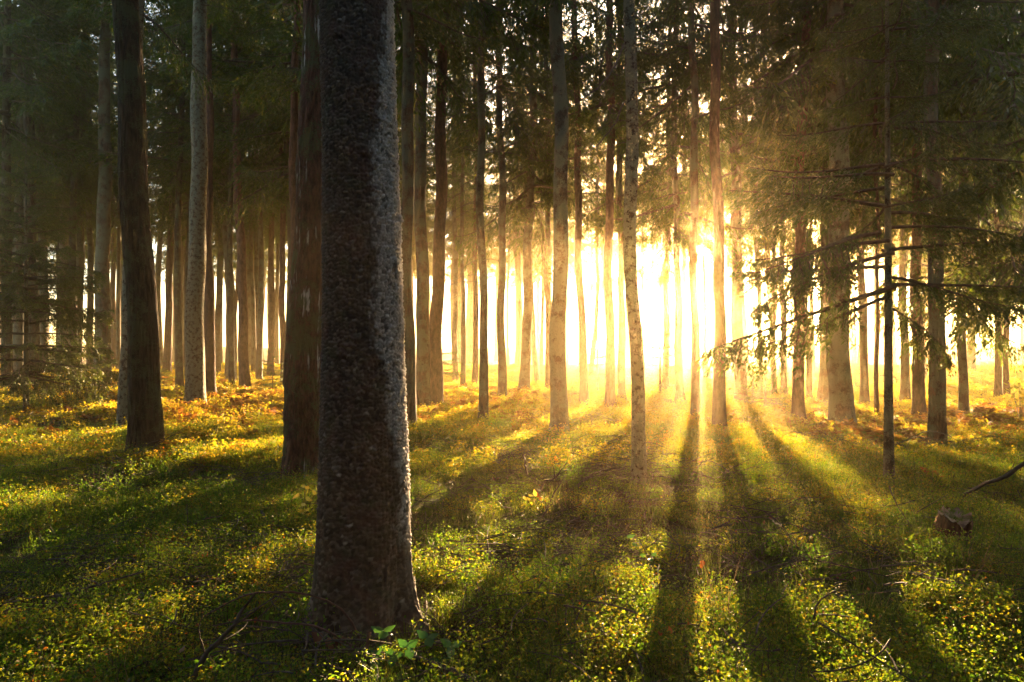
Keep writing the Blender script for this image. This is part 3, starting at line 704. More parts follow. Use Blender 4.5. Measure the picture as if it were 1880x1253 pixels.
# ------------------------------------------------------------------ young spruces
def young_spruce(label, px, py, w, H, boughs, tmpl, d=None, lean=0.0, name='young_spruce', group=None, zmin=0.4, dens=1.0, rmax=1.2, seed=0, extra=(), bare=0):
    x0, dd = on_ground(px, py)
    if d: x0, dd = (px - CX) / F * d, d
    z0 = hgt(x0, dd); g = np.random.default_rng(seed)
    e = thing(name, label, 'tree', (x0, dd, z0), group)
    rm = w / F * dd / 2
    path = lambda z: (lean * z, 0.0)
    rz = lambda z: rm * np.clip(1.08 - 0.95 * np.maximum(z, 0) / H, 0.06, 2)
    put('trunk', trunk_mesh('trunk', path, rz, H, M['grey'], 14, 0.2, 4, seed, 0.25), e)
    specs = []
    z = zmin
    while z < H:
        u = (z - zmin) / (H - zmin)
        r = rmax * (1 - u) ** 0.7
        nb = max(2, int(g.poisson(boughs)))
        a0 = g.uniform(0, 6.28)
        for k in range(nb):
            specs.append((int(g.integers(len(tmpl))), max(0.15, r * g.uniform(0.6, 1.15)), a0 + k * 6.28 / nb + g.uniform(-0.4, 0.4), g.uniform(-0.12, 0.22) + 0.45 * u, np.array([lean * z, 0, z + g.uniform(-0.06, 0.06)])))
        z += 0.36 / dens * (1.05 - 0.5 * u)
    specs += [(k, L, az, pt, np.array([lean * zz, 0, zz])) for k, L, az, pt, zz in extra]
    V, Q, idx, rnd = place_branches(tmpl, specs)
    put('crown', mesh('young_crown', V, [Q], [M['young_needles'], M['twigwood']], idx, smooth=False, fattr={'rnd': rnd}), e)
    if bare:
        for dm in dead_branch_mesh(path, rz, 0.7, zmin + 0.8, bare, seed, 0.2, 0.7, 0.003): put('dead_branch', dm, e)
    return e
FINE = [spray(1.0, 28, 34, 0.027, hang=h, droop=d_, rs=20 + k, curl=c_, bare=0.2, twl=0.27) for k, (h, d_, c_) in enumerate([(0.7, 0.16, 0.05), (1.0, 0.28, 0.05), (0.8, 0.34, 0.18), (1.2, 0.22, 0.02), (0.6, 0.08, 0.05)])]
SMALL = [spray(1.0, 14, 12, 0.055, hang=0.25, droop=0.12, rs=40 + k, curl=0.1, bare=0.1) for k in range(3)]
# long lower boughs of the young spruce (template, length, azimuth, pitch, height)
ex = [(0, 2.35, R(184), R(-12), 2.18), (4, 1.7, R(168), R(-20), 2.08), (1, 1.15, R(12), R(-22), 2.0),
      (0, 1.75, R(4), R(6), 2.22), (2, 1.5, R(-20), R(-5), 2.30), (4, 1.8, R(176), R(0), 2.42), (1, 1.9, R(190), R(-6), 2.55), (0, 1.7, R(160), R(2), 2.68), (3, 1.9, R(200), R(-4), 2.8),
      (0, 1.7, R(8), R(12), 2.6), (1, 1.5, R(-12), R(8), 2.85), (2, 1.5, R(22), R(14), 3.0), (4, 1.9, R(178), R(8), 3.1), (3, 1.6, R(150), R(5), 3.3), (1, 1.7, R(195), R(10), 3.4)]
young_spruce('young spruce with a thin dark stem and long green drooping boughs across the sunlight', 1632, 893, 15, 7.6, 3.3, FINE, lean=-0.004, zmin=3.1, dens=0.9, rmax=1.7, seed=3, extra=ex, bare=16)
young_spruce('thin dark spruce sapling with sparse boughs in front of a heavy black trunk', 48, 768, 9, 7.2, 5.5, FINE, zmin=1.1, dens=1.15, rmax=2.5, seed=8)
young_spruce('small misted sapling by the foot of the grey sunbeam-banded trunk', 1097, 722, 4, 2.6, 3.5, SMALL, zmin=0.3, dens=1.2, rmax=0.95, seed=12, d=22)
young_spruce('small pale sapling in glare between the mottled and the curved trunks', 1212, 735, 4, 2.8, 3.5, SMALL, zmin=0.4, dens=1.2, rmax=1.0, seed=13, d=21)
young_spruce('bright yellow sapling peeping past the amber leaning trunk', 806, 738, 5, 2.9, 3.5, SMALL, zmin=0.8, dens=1.2, rmax=1.1, seed=14, d=21.5)
young_spruce('low bushy sapling in the haze behind the ray-crossed trunk', 1405, 758, 5, 1.7, 4.5, SMALL, zmin=0.1, dens=1.8, rmax=0.95, seed=15, d=18.5)
young_spruce('faint bushy sapling lost in haze near the ray-crossed trunk', 1382, 748, 5, 1.3, 4.5, SMALL, zmin=0.1, dens=1.8, rmax=0.8, seed=16, d=20)
young_spruce('dim low sapling with golden tips between the twin dark trunks and the stout one', 146, 722, 6, 2.6, 3.6, SMALL, zmin=0.3, dens=1.1, rmax=1.5, seed=17, d=20)

YM = []
for k in range(3):
    specs = []; gg = np.random.default_rng(700 + k); z = 0.12
    while z < 2.0:
        for q in range(4): specs.append((int(gg.integers(3)), max(0.12, 0.8 * (1 - z / 2.1) ** 0.8 * gg.uniform(0.6, 1.15)), gg.uniform(0, 6.28), gg.uniform(-0.1, 0.3), np.array([0, 0, z])))
        z += 0.16
    V, Q, idx, rnd = place_branches(SMALL, specs)
    tv, tq = tube(np.array([[0, 0, -0.1], [0, 0, 1], [0, 0, 2.1]]), np.array([0.022, 0.015, 0.004]), 8)
    YM.append((mesh('young_crown', V, [Q], [M['young_needles'], M['twigwood']], idx, smooth=False, fattr={'rnd': rnd}), mesh('trunk', tv, [tq], M['spruce'])))
gg = np.random.default_rng(19); n = 0
while n < 22:
    y = gg.uniform(22, 50); x = gg.uniform(-0.6, 0.75) * y
    if min((x - a_) ** 2 + (y - b_) ** 2 for a_, b_ in placed) < 0.8 ** 2: continue
    e = thing('young_spruce', 'knee to head high spruce sapling among the distant misted trunks', 'tree', (x, y, hgt(x, y)), 'saplings among the distant trunks')
    cm, tm = YM[n % 3]; put('trunk', tm, e); put('crown', cm, e)
    q = gg.uniform(0.45, 1.0); e.scale = (q, q, q * gg.uniform(0.8, 1.1)); e.rotation_euler = (0, 0, gg.uniform(0, 6.28)); placed.append((x, y)); n += 1

# ------------------------------------------------------------------ ground cover (nobody could count it)
def bilberry(seed, stems, leaves, size, h, mat='bilberry', spread=0.16):
    g = np.random.default_rng(seed); P, D, parts = [], [], []
    for s in range(stems):
        a = g.uniform(0, 6.28); r0 = g.uniform(0, spread * 0.7); lean = g.uniform(0.1, 0.7); hh = h * g.uniform(0.5, 1.1)
        b = np.array([math.cos(a) * r0, math.sin(a) * r0, -0.02]); a2 = a + g.normal(0, 0.8)
        t = np.linspace(0, 1, 5)[:, None]
        A = b + np.concatenate([t * math.cos(a2) * lean * hh, t * math.sin(a2) * lean * hh, t ** 0.9 * hh], 1)
        parts.append(tube(A, np.linspace(0.0022, 0.001, 5), 3))
        k = leaves; tt = g.uniform(0.25, 1.0, k)[:, None]
        pos = b + np.concatenate([tt * math.cos(a2) * lean * hh, tt * math.sin(a2) * lean * hh, tt ** 0.9 * hh], 1)
        pos = pos + g.normal(0, 1, (k, 3)) * np.array([0.035, 0.035, 0.015]) * (0.4 + tt)
        dr = norm(np.stack([g.normal(0, 1, k), g.normal(0, 1, k), g.normal(0.25, 0.45, k)], -1))
        P.append(pos); D.append(dr)
    P = np.concatenate(P); D = np.concatenate(D)
    up = norm(np.stack([g.normal(0, 0.9, len(P)), g.normal(0, 0.9, len(P)), np.ones(len(P))], -1)); S = norm(np.cross(D, up))
    ln = size * g.uniform(0.6, 1.35, len(P)); wd = ln * g.uniform(0.5, 0.7, len(P))
    # six-cornered leaf, folded on its midrib
    Nn = np.cross(S, D); l, w = ln[:, None], wd[:, None]
    a0 = P; b1 = P + D * l * .35 + S * w * .5 + Nn * w * .18; b2 = P + D * l * .72 + S * w * .38 + Nn * w * .12; c = P + D * l - Nn * l * 0.08
    d2 = P + D * l * .72 - S * w * .38 + Nn * w * .12; d1 = P + D * l * .35 - S * w * .5 + Nn * w * .18
    LV = np.stack([a0, b1, b2, c, d2, d1], 1).reshape(-1, 3)
    o = np.arange(len(P))[:, None] * 6
    LQ = np.concatenate([o + np.array([[0, 1, 2, 3]]), o + np.array([[0, 3, 4, 5]])])
    WV, WQ = merge(parts)
    rnd = np.clip(g.normal(0.42, 0.2, len(P)), 0, 1)
    V = np.concatenate([LV, WV]); Q = np.concatenate([LQ, WQ + len(LV)])
    idx = np.concatenate([np.zeros(len(LQ)), np.ones(len(WQ))]); rn = np.concatenate([rnd, rnd, np.zeros(len(WQ))])
    return mesh('bilberry_clump', V, [Q], [M[mat], M['twigwood']], idx, smooth=False, fattr={'rnd': rn})

def tuft(seed, n, h, w, mat='grass', spread=0.05, flop=0.6):
    g = np.random.default_rng(seed)
    a = g.uniform(0, 6.28, n); r0 = spread * np.sqrt(g.random(n)); hh = h * g.uniform(0.5, 1.15, n); fl = flop * g.uniform(0.2, 1.3, n)
    a2 = a + g.normal(0, 0.7, n); ww = w * g.uniform(0.6, 1.3, n)
    t = np.linspace(0, 1, 5)
    x = np.cos(a)[:, None] * r0[:, None] + np.cos(a2)[:, None] * fl[:, None] * hh[:, None] * t ** 1.8
    y = np.sin(a)[:, None] * r0[:, None] + np.sin(a2)[:, None] * fl[:, None] * hh[:, None] * t ** 1.8
    z = hh[:, None] * (t - 0.32 * fl[:, None] * t ** 2.4) - 0.02
    C = np.stack([x, y, z], -1)
    S = np.stack([-np.sin(a2), np.cos(a2), np.zeros(n)], -1)[:, None] * (ww[:, None] * np.array([1, .95, .8, .5, .06]))[..., None] * 0.5
    V = np.stack([C - S, C + S], 2).reshape(-1, 3)
    o = np.arange(n)[:, None, None] * 10 + np.arange(4)[None, :, None] * 2
    Q = (o + np.array([0, 1, 3, 2])[None, None]).reshape(-1, 4)
    rnd = np.repeat(np.clip(g.normal(0.45, 0.25, n), 0, 1), 4)
    return mesh('grass_tuft', V, [Q], M[mat], smooth=True, fattr={'rnd': rnd})

def frond_clump(seed, n, L, mat='fern', droop=0.6):
    g = np.random.default_rng(seed); P, D, S, ln = [], [], [], []
    for k in range(n):
        a = g.uniform(0, 6.28); l = L * g.uniform(0.6, 1.1); el = g.uniform(0.5, 1.2); m = 22
        t = np.linspace(0.12, 1, m); d = np.array([math.cos(a), math.sin(a)])
        r = l * t * math.cos(el); z = l * (t * math.sin(el) - droop * t ** 2)
        A = np.stack([d[0] * r, d[1] * r, z], -1); sd = np.array([-d[1], d[0], 0])
        for sg in (1, -1):
            P.append(A); D.append(norm(sd[None] * sg + np.array([d[0], d[1], -0.2])[None] * 0.5 + g.normal(0, 0.25, (m, 3)))); S.append(np.tile(np.array([d[0], d[1], 0.3]), (m, 1)))
            ln.append(l * 0.30 * np.sin(np.clip(t * 0.95, 0, 1) * math.pi) ** 0.7 * g.uniform(0.7, 1.1, m) + 0.01)
    P, D, S, ln = map(np.concatenate, (P, D, S, ln))
    V, Q = kites(P, D, norm(S), ln, ln * 0.28)
    return mesh('frond_clump', V, [Q], M[mat], smooth=False, fattr={'rnd': np.clip(g.normal(0.5, 0.25, len(P)), 0, 1)})

def twigs(seed, n, L, spread, mat='deadwood', th=0.003):
    g = np.random.default_rng(seed); parts = []
    for k in range(n):
        a = g.uniform(0, 6.28); l = L * g.uniform(0.3, 1.1); c = np.array([g.normal(0, spread), g.normal(0, spread), g.uniform(0.0, 0.10)])
        t = np.linspace(-0.5, 0.5, 6); cu = g.normal(0, 0.3)
        A = c + np.stack([math.cos(a) * l * t - math.sin(a) * cu * l * t * t, math.sin(a) * l * t + math.cos(a) * cu * l * t * t, g.normal(0, 0.18) * l * t + 0.1 * l * (0.25 - t * t)], -1)
        parts.append(tube(A, np.linspace(th, th * 0.5, 6) * g.uniform(0.5, 1.5), 4))
    V, Q = merge(parts)
    return mesh('twig_litter', V, [Q], M[mat])

def litter_leaves(seed, n, size, spread, mats, tilt=0.5):
    g = np.random.default_rng(seed)
    P = np.stack([g.normal(0, spread, n), g.normal(0, spread, n), g.uniform(0.01, 0.07, n)], -1)
    D = norm(np.stack([g.normal(0, 1, n), g.normal(0, 1, n), g.normal(0, tilt, n)], -1)); S = norm(np.cross(D, norm(np.stack([g.normal(0, .4, n), g.normal(0, .4, n), np.ones(n)], -1))))
    ln = size * g.uniform(0.6, 1.3, n); V, Q = kites(P, D, S, ln, ln * 0.6, 0.1)
    return mesh('leaf_litter', V, [Q], M[mats], smooth=False, fattr={'rnd': g.random(n)})

def scatter(name, label, pts, rot, scl, idx, protos, cat):
    """One object that repeats small plants over the ground with geometry nodes."""
    me = bpy.data.meshes.new(name)
    me.vertices.add(len(pts)); me.vertices.foreach_set('co', np.asarray(pts, np.float32).ravel())
    a = me.attributes.new('spin', 'FLOAT_VECTOR', 'POINT'); a.data.foreach_set('vector', np.asarray(rot, np.float32).ravel())
    a = me.attributes.new('grow', 'FLOAT_VECTOR', 'POINT'); a.data.foreach_set('vector', np.asarray(scl, np.float32).ravel())
    a = me.attributes.new('pick', 'INT', 'POINT'); a.data.foreach_set('value', np.asarray(idx, np.int32))
    o = put(name, me)
    ng = bpy.data.node_groups.new(name, 'GeometryNodeTree')
    ng.interface.new_socket('Geometry', in_out='INPUT', socket_type='NodeSocketGeometry'); ng.interface.new_socket('Geometry', in_out='OUTPUT', socket_type='NodeSocketGeometry')
    gi = ng.nodes.new('NodeGroupInput'); go = ng.nodes.new('NodeGroupOutput'); ip = ng.nodes.new('GeometryNodeInstanceOnPoints')
    g2i = ng.nodes.new('GeometryNodeGeometryToInstance')
    for k, p in reversed(list(enumerate(protos))):
        oi = ng.nodes.new('GeometryNodeObjectInfo'); oi.inputs['Object'].default_value = put('plant_source', p, link=False); oi.inputs['As Instance'].default_value = False
        ng.links.new(oi.outputs['Geometry'], g2i.inputs[0])
    def named(n_, t): 
        q = ng.nodes.new('GeometryNodeInputNamedAttribute'); q.data_type = t; q.inputs[0].default_value = n_
        return [s for s in q.outputs if s.enabled][0]
    ng.links.new(gi.outputs[0], ip.inputs['Points']); ng.links.new(g2i.outputs[0], ip.inputs['Instance'])
    ip.inputs['Pick Instance'].default_value = True
    ng.links.new(named('pick', 'INT'), ip.inputs['Instance Index']); ng.links.new(named('spin', 'FLOAT_VECTOR'), ip.inputs['Rotation']); ng.links.new(named('grow', 'FLOAT_VECTOR'), ip.inputs['Scale'])
    ng.links.new(ip.outputs[0], go.inputs[0])
    md = o.modifiers.new('scatter', 'NODES'); md.node_group = ng
    return tag(o, label, cat, kind='stuff')

def spread_points(seed, n, d0, d1, margin=1.15, power=1.0):
    """Random ground points in and a little beyond the view, denser towards the viewer with POWER < 1."""
    g = np.random.default_rng(seed)
    t = g.random(n); p = 1.0 + power
    d = (d0 ** p + t * (d1 ** p - d0 ** p)) ** (1 / p)
    x = g.uniform(-1, 1, n) * (0.78 * d * margin + 0.8)
    return x, d, g

BARE = [(850, 935, 0.7), (1000, 890, 0.5), (1255, 900, 1.0), (1120, 885, 0.8), (1660, 830, 1.0), (470, 870, 0.7), (420, 1170, 0.5), (700, 1215, 0.5), (1380, 1090, 0.5), (230, 905, 0.8), (940, 960, 0.5)]
BAREW = [(*on_ground(px, py), r) for px, py, r in BARE]
def cover(x, y):
    """0..1: how overgrown the floor is at (x, y)"""
    c = 0.76 + 0.85 * vnoise(x / 1.7 + 5, y / 1.7 + 1, s=21) + 0.35 * vnoise(x / 0.6, y / 0.6, s=22)
    for bx, by_, r in BAREW: c = c - 1.1 * np.exp(-((x - bx) ** 2 + ((y - by_) * 0.7) ** 2) / r ** 2)
    return np.clip(c, 0.16, 1)
def grassy(x, y):
    return np.clip(0.42 + 0.9 * vnoise(x / 2.4 + 9, y / 2.4 + 4, s=31) + 0.3 * vnoise(x / 0.7, y / 0.7, s=32), 0, 1)
trunks = np.array([(o.location.x, o.location.y) for o in bpy.data.objects if o.type == 'EMPTY' and o.location.y < 30])
def clear(x, y, r=0.28):
    return np.min((x[:, None] - trunks[None, :, 0]) ** 2 + (y[:, None] - trunks[None, :, 1]) ** 2, 1) > r * r

def do_scatter(name, label, cat, seed, n, d0, d1, power, prob, protos, smin, smax, tilt=0.15, dz=0.0, grow_far=0.0, r=0.25):
    x, y, g = spread_points(seed, n, d0, d1, power=power)
    k = (g.random(n) < prob(x, y)) & clear(x, y, r)
    x, y = x[k], y[k]; n = len(x)
    z = height(x, y) + dz
    s = g.uniform(smin, smax, n) * (1 + grow_far * np.maximum(y - 10, 0) / 20)
    rot = np.stack([g.normal(0, tilt, n), g.normal(0, tilt, n), g.uniform(0, 6.28, n)], -1)
    scatter(name, label, np.stack([x, y, z], -1), rot, np.stack([s, s, s * g.uniform(0.8, 1.2, n)], -1), g.integers(0, len(protos), n), protos, cat)

BN = [bilberry(k, 16, 30, 0.0150, 0.18) for k in range(5)]
BF = [bilberry(30 + k, 12, 18, 0.032, 0.20, mat='bilberry_sunlit', spread=0.25) for k in range(4)]
GN_ = [tuft(60 + k, 50, 0.15, 0.003, spread=0.09) for k in range(4)]
GF = [tuft(70 + k, 34, 0.18, 0.006, spread=0.14) for k in range(3)]
ST = [tuft(80 + k, 22, 0.32, 0.0022, mat='straw', flop=1.3, spread=0.08) for k in range(3)]
MS = [tuft(90 + k, 90, 0.05, 0.004, mat='moss', flop=0.9, spread=0.12) for k in range(3)]
TW = [twigs(100 + k, 16, 0.34, 0.16) for k in range(4)]
LL = [litter_leaves(110, 14, 0.035, 0.15, 'brown_leaf'), litter_leaves(111, 9, 0.032, 0.15, 'orange_leaf'), litter_leaves(112, 7, 0.03, 0.15, 'straw')]
FR = [frond_clump(120 + k, 7, 0.55) for k in range(3)]

do_scatter('bilberry_undergrowth', 'low green and yellow bilberry leaves covering the near floor', 'undergrowth', 201, 14000, 2.4, 13, 0.55, lambda x, y: cover(x, y) * (1 - 0.65 * grassy(x, y)), BN, 0.7, 1.25)
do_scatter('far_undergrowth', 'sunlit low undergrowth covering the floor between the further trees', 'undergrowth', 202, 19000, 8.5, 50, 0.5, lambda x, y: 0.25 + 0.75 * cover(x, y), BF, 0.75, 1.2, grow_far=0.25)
do_scatter('grass', 'fine green grass growing among the bilberry', 'grass', 203, 11000, 2.4, 14, 0.5, lambda x, y: (0.15 + 0.85 * cover(x, y)) * (0.12 + 0.88 * grassy(x, y)), GN_, 0.7, 1.25, r=0.2)
do_scatter('far_grass', 'grass growing between the further trees', 'grass', 204, 7000, 11, 46, 0.4, lambda x, y: (0.2 + 0.8 * grassy(x, y)), GF, 0.7, 1.3, grow_far=0.2)
do_scatter('dry_grass', 'thin straw coloured dead grass stems', 'grass', 205, 600, 2.5, 16, 0.6, lambda x, y: 0.2 + 0.5 * (1 - cover(x, y)), ST, 0.6, 1.3, tilt=0.4)
do_scatter('moss', 'bright low moss cushions on the floor', 'moss', 206, 6500, 2.4, 14, 0.55, lambda x, y: 0.45 + 0.5 * grassy(x, y), MS, 0.8, 1.5, r=0.18)
do_scatter('twig_litter', 'grey brown fallen twigs strewn over bare patches of the floor', 'twigs', 207, 2600, 2.5, 20, 0.6, lambda x, y: 0.06 + 0.9 * np.clip(1.2 - 1.5 * cover(x, y), 0, 1), TW, 0.6, 1.5, dz=0.01, r=0.1)
do_scatter('fallen_leaves', 'brown and orange fallen leaves strewn over the floor', 'leaves', 208, 1600, 2.5, 20, 0.6, lambda x, y: 0.10 + 0.5 * (1 - cover(x, y)), LL, 0.6, 1.3, r=0.15)
BRK = [(260, 715, 3.2), (420, 730, 2.2), (150, 700, 3.0), (870, 735, 2.2), (1545, 800, 0.9), (600, 735, 3.0), (1780, 790, 2.0)]
BRKW = [(*on_ground(a, b), r) for a, b, r in BRK]
do_scatter('rusty_bracken', 'rusty orange dying bracken in low patches between the trees', 'bracken', 209, 15000, 8, 36, 0.6, lambda x, y: sum(0.8 * np.exp(-((x - a) ** 2 + ((y - b) * 0.6) ** 2) / r ** 2) for a, b, r in BRKW), FR, 0.6, 1.15, r=0.3)

# ------------------------------------------------------------------ single things on the floor
def stick(name, label, cat, lines, mat='deadwood', group=None, rough=0.12):
    """LINES: [(points, r0, r1)] in world coordinates; the first starts at the base."""
    base = np.array(lines[0][0][0]); parts = []
    for pts, r0, r1 in lines:
        P = spline(np.array(pts) - base, 12); P[1:-1] += rng.normal(0, max(r0, 0.004) * 0.35, (10, 3))
        parts.append(tube(P, np.linspace(r0, r1, 12), 7, rough))
    V, Q = merge(parts)
    o = put(name, mesh(name, V, [Q], M[mat]), loc=tuple(base))
    return tag(o, label, cat, group)
SG = 'dead branches and sticks lying on the floor'
def gp(px, py, up=0.02):
    x, y = on_ground(px, py); return np.array([x, y, hgt(x, y) + up])
dk = 3.45
stick('bramble_cane', 'red brown cane arching over the ground to the foot of the flaky trunk', 'cane', [([at(660, 1172, dk), at(630, 1122, dk), at(580, 1095, 3.4), at(520, 1087, 3.35), at(465, 1090, 3.3), at(425, 1104, 3.3), at(375, 1132, 3.3)], 0.007, 0.003), ([at(520, 1087, 3.35), at(500, 1110, 3.3), at(470, 1140, 3.25)], 0.003, 0.002)], 'cane')
stick('bramble_cane', 'lower red brown cane trailing beneath the arching one', 'cane', [([at(645, 1186, 3.35), at(600, 1158, 3.3), at(540, 1145, 3.3), at(460, 1140, 3.25), at(390, 1150, 3.2)], 0.007, 0.003)], 'cane')
stick('fallen_branch', 'black forked branch rising from the lower edge below the arching cane', 'branch', [([at(345, 1270, 2.95), at(378, 1205, 3.0), at(420, 1158, 3.05), at(445, 1120, 3.1), at(468, 1090, 3.1)], 0.014, 0.005), ([at(425, 1152, 3.05), at(470, 1120, 3.1), at(508, 1094, 3.15)], 0.005, 0.003), ([at(378, 1205, 3.0), at(365, 1160, 3.0), at(372, 1130, 3.0)], 0.004, 0.002)], 'twigwood', SG)
stick('broken_stick', 'short reddish stick standing upright beside the green bramble leaves', 'stick', [([at(664, 1236, 3.2), at(669, 1205, 3.22), at(678, 1160, 3.25)], 0.010, 0.009)], 'cane', SG)
stick('fallen_branch', 'thick dark branch lying under the green bramble leaves', 'branch', [([at(618, 1190, 3.4), at(680, 1198, 3.35), at(760, 1208, 3.3), at(820, 1228, 3.1), at(880, 1262, 2.95)], 0.012, 0.017), ([at(800, 1220, 3.15), at(770, 1240, 3.0), at(730, 1250, 2.95)], 0.006, 0.003)], 'twigwood', SG)
stick('fallen_branch', 'dark slanting branch with a forked tip, lit grass behind it', 'branch', [([gp(984, 925), gp(1000, 905, 0.12), at(1018, 878, 7.2), at(1031, 862, 7.2), at(1041, 850, 7.2)], 0.013, 0.006), ([at(1018, 876, 7.2), at(1017, 862, 7.2), at(1014, 855, 7.2)], 0.006, 0.003), ([at(1020, 875, 7.2), at(1032, 868, 7.2), at(1040, 864, 7.2)], 0.005, 0.003)], 'twigwood', SG)
stick('broken_stick', 'short broken stick upright in moss with one side twig', 'stick', [([gp(970, 880, -0.02), at(966, 860, 8.2), at(960, 836, 8.2)], 0.017, 0.011), ([at(965, 848, 8.2), at(985, 857, 8.1), at(1014, 858, 8.0)], 0.006, 0.003)], 'deadwood', SG)
stick('fallen_branch', 'pale bent branch lying in a sunny strip of grass', 'branch', [([gp(1060, 876), gp(1075, 868, 0.06), gp(1096, 855, 0.06)], 0.02, 0.012)], 'deadwood', SG)
stick('fallen_branch', 'grey brown branch lying in brushwood toward the slim mottled trunk', 'branch', [([gp(1060, 899), gp(1085, 888, 0.08), gp(1120, 881, 0.12), gp(1152, 876, 0.1)], 0.016, 0.010), ([gp(1100, 885, 0.1), at(1118, 868, 8.1), at(1145, 862, 8.2)], 0.006, 0.003)], 'deadwood', SG)
stick('fallen_branch', 'thin dark branch lying just below the brushwood', 'branch', [([gp(1068, 926), gp(1098, 908, 0.05), gp(1128, 893, 0.05)], 0.010, 0.005)], 'twigwood', SG)
stick('fallen_branch', 'black twiggy branch pointing up from the shaded grass below the forked one', 'branch', [([gp(991, 970), gp(1005, 950, 0.08), gp(1020, 930, 0.14), gp(1038, 908, 0.2)], 0.013, 0.004), ([gp(1005, 950, 0.08), gp(990, 938, 0.1)], 0.005, 0.003)], 'twigwood', SG)
stick('fallen_branch', 'long low branch arching in brushwood past the slim mottled trunk', 'branch', [([gp(1255, 908), at(1276, 899, 7.4), at(1302, 896, 7.4), at(1325, 902, 7.4), gp(1342, 915)], 0.012, 0.006)], 'deadwood', SG)
stick('fallen_branch', 'twiggy dead bough arching over the shadow stripe', 'branch', [([gp(1262, 888), at(1276, 864, 8.2), at(1292, 847, 8.2), at(1312, 850, 8.2), at(1332, 862, 8.2), gp(1350, 884)], 0.009, 0.004), ([at(1292, 847, 8.2), at(1278, 852, 8.1), at(1258, 865, 8.0)], 0.004, 0.002), ([at(1312, 850, 8.2), at(1320, 868, 8.1), at(1318, 884, 8.0)], 0.004, 0.002)], 'deadwood', SG)
stick('fallen_branch', 'curled bare twig beside the foot of the slim mottled trunk', 'branch', [([gp(1198, 884), at(1198, 868, 8.0), at(1193, 855, 8.0), at(1184, 845, 8.0)], 0.007, 0.003), ([gp(1240, 880), at(1238, 862, 8.2), at(1250, 848, 8.2), at(1262, 846, 8.2)], 0.006, 0.003)], 'deadwood', SG)
stick('fallen_pole', 'long straight black pole slanting up over the orange bracken', 'branch', [([gp(1738, 930), at(1770, 910, 6.45), at(1800, 893, 6.4), at(1840, 876, 6.3), at(1885, 850, 6.2), at(1940, 818, 6.1)], 0.016, 0.019), ([at(1840, 876, 6.3), at(1856, 862, 6.3), at(1862, 850, 6.3)], 0.006, 0.003)], 'twigwood', SG)
stick('fallen_branch', 'bowed dead branch bridging from the young spruce to the thick-footed trunk', 'branch', [([gp(1640, 822), at(1678, 802, 10.0), at(1700, 793, 10.0), at(1734, 796, 10.1), at(1762, 812, 10.2)], 0.012, 0.005), ([at(1678, 803, 10.0), at(1710, 806, 10.0), at(1750, 811, 10.0), at(1792, 816, 10.0)], 0.008, 0.003)], 'deadwood', SG)
stick('broken_stick', 'stubby rotten branch lying beside the young spruce stem', 'stick', [([gp(1640, 818, 0.05), gp(1655, 827, 0.06), gp(1672, 836, 0.04)], 0.03, 0.022), ([gp(1664, 830, 0.06), gp(1672, 824, 0.16)], 0.012, 0.008)], 'deadwood', SG)
stick('fallen_branch', 'dark stick lying in deep shade beside the rusty fern', 'branch', [([gp(318, 996), gp(345, 989, 0.08), gp(372, 983, 0.12), gp(408, 977, 0.14)], 0.012, 0.008), ([gp(345, 989, 0.08), gp(343, 970, 0.2)], 0.005, 0.003)], 'twigwood', SG)
stick('broken_stick', 'thick dark stick end in yellow grass left of the flaky trunk', 'stick', [([gp(505, 998), gp(495, 978, 0.06), gp(480, 960, 0.1)], 0.016, 0.012)], 'twigwood', SG)
stick('fallen_branch', 'sunlit stick poking up in yellow bilberry near the resin-streaked trunk', 'branch', [([gp(350, 880), gp(362, 866, 0.06), gp(374, 850, 0.12)], 0.014, 0.008)], 'deadwood', SG)
stick('fallen_branch', 'thin arching dead twig in the shaded lower leaves', 'branch', [([gp(1484, 1180), at(1496, 1130, 3.6), at(1505, 1105, 3.6), at(1535, 1085, 3.6)], 0.008, 0.004), ([at(1496, 1130, 3.6), at(1520, 1128, 3.55), at(1560, 1133, 3.5)], 0.005, 0.003)], 'deadwood', SG)
stick('fallen_branch', 'brown branch lying along the lower edge in dry grass', 'branch', [([gp(960, 1249), gp(1020, 1234, 0.05), gp(1090, 1218, 0.06)], 0.014, 0.009)], 'cane', SG)
stick('fallen_branch', 'pale stick lying flat in the dark lower leaves', 'branch', [([gp(1575, 1200), gp(1610, 1184, 0.05), gp(1665, 1180, 0.06)], 0.008, 0.005)], 'deadwood', SG)

def blade_leaf(P, D, S, l, w, fold=0.2, n=7):
    """One broad leaf as a grid: V, Q."""
    D, S = norm(np.array(D, float)), norm(np.array(S, float)); N_ = np.cross(S, D)
    t = np.linspace(0, 1, n); prof = np.sin(np.clip(t, 0, 1) ** 0.75 * math.pi) * (1 + 0.12 * np.where(np.arange(n) % 2, 1, -1))
    C = np.array(P)[None] + D * (l * t)[:, None] - N_ * (-0.15 * l * t ** 2)[:, None] * -1
    Lf = C + S * (prof * w / 2)[:, None] + N_ * (fold * prof * w / 2)[:, None]; Rt = C - S * (prof * w / 2)[:, None] + N_ * (fold * prof * w / 2)[:, None]
    V = np.stack([Lf, C, Rt], 1).reshape(-1, 3); i = np.arange(n - 1)[:, None] * 3
    return V, np.concatenate([np.concatenate([i, i + 1, i + 4, i + 3], 1), np.concatenate([i + 1, i + 2, i + 5, i + 4], 1)])

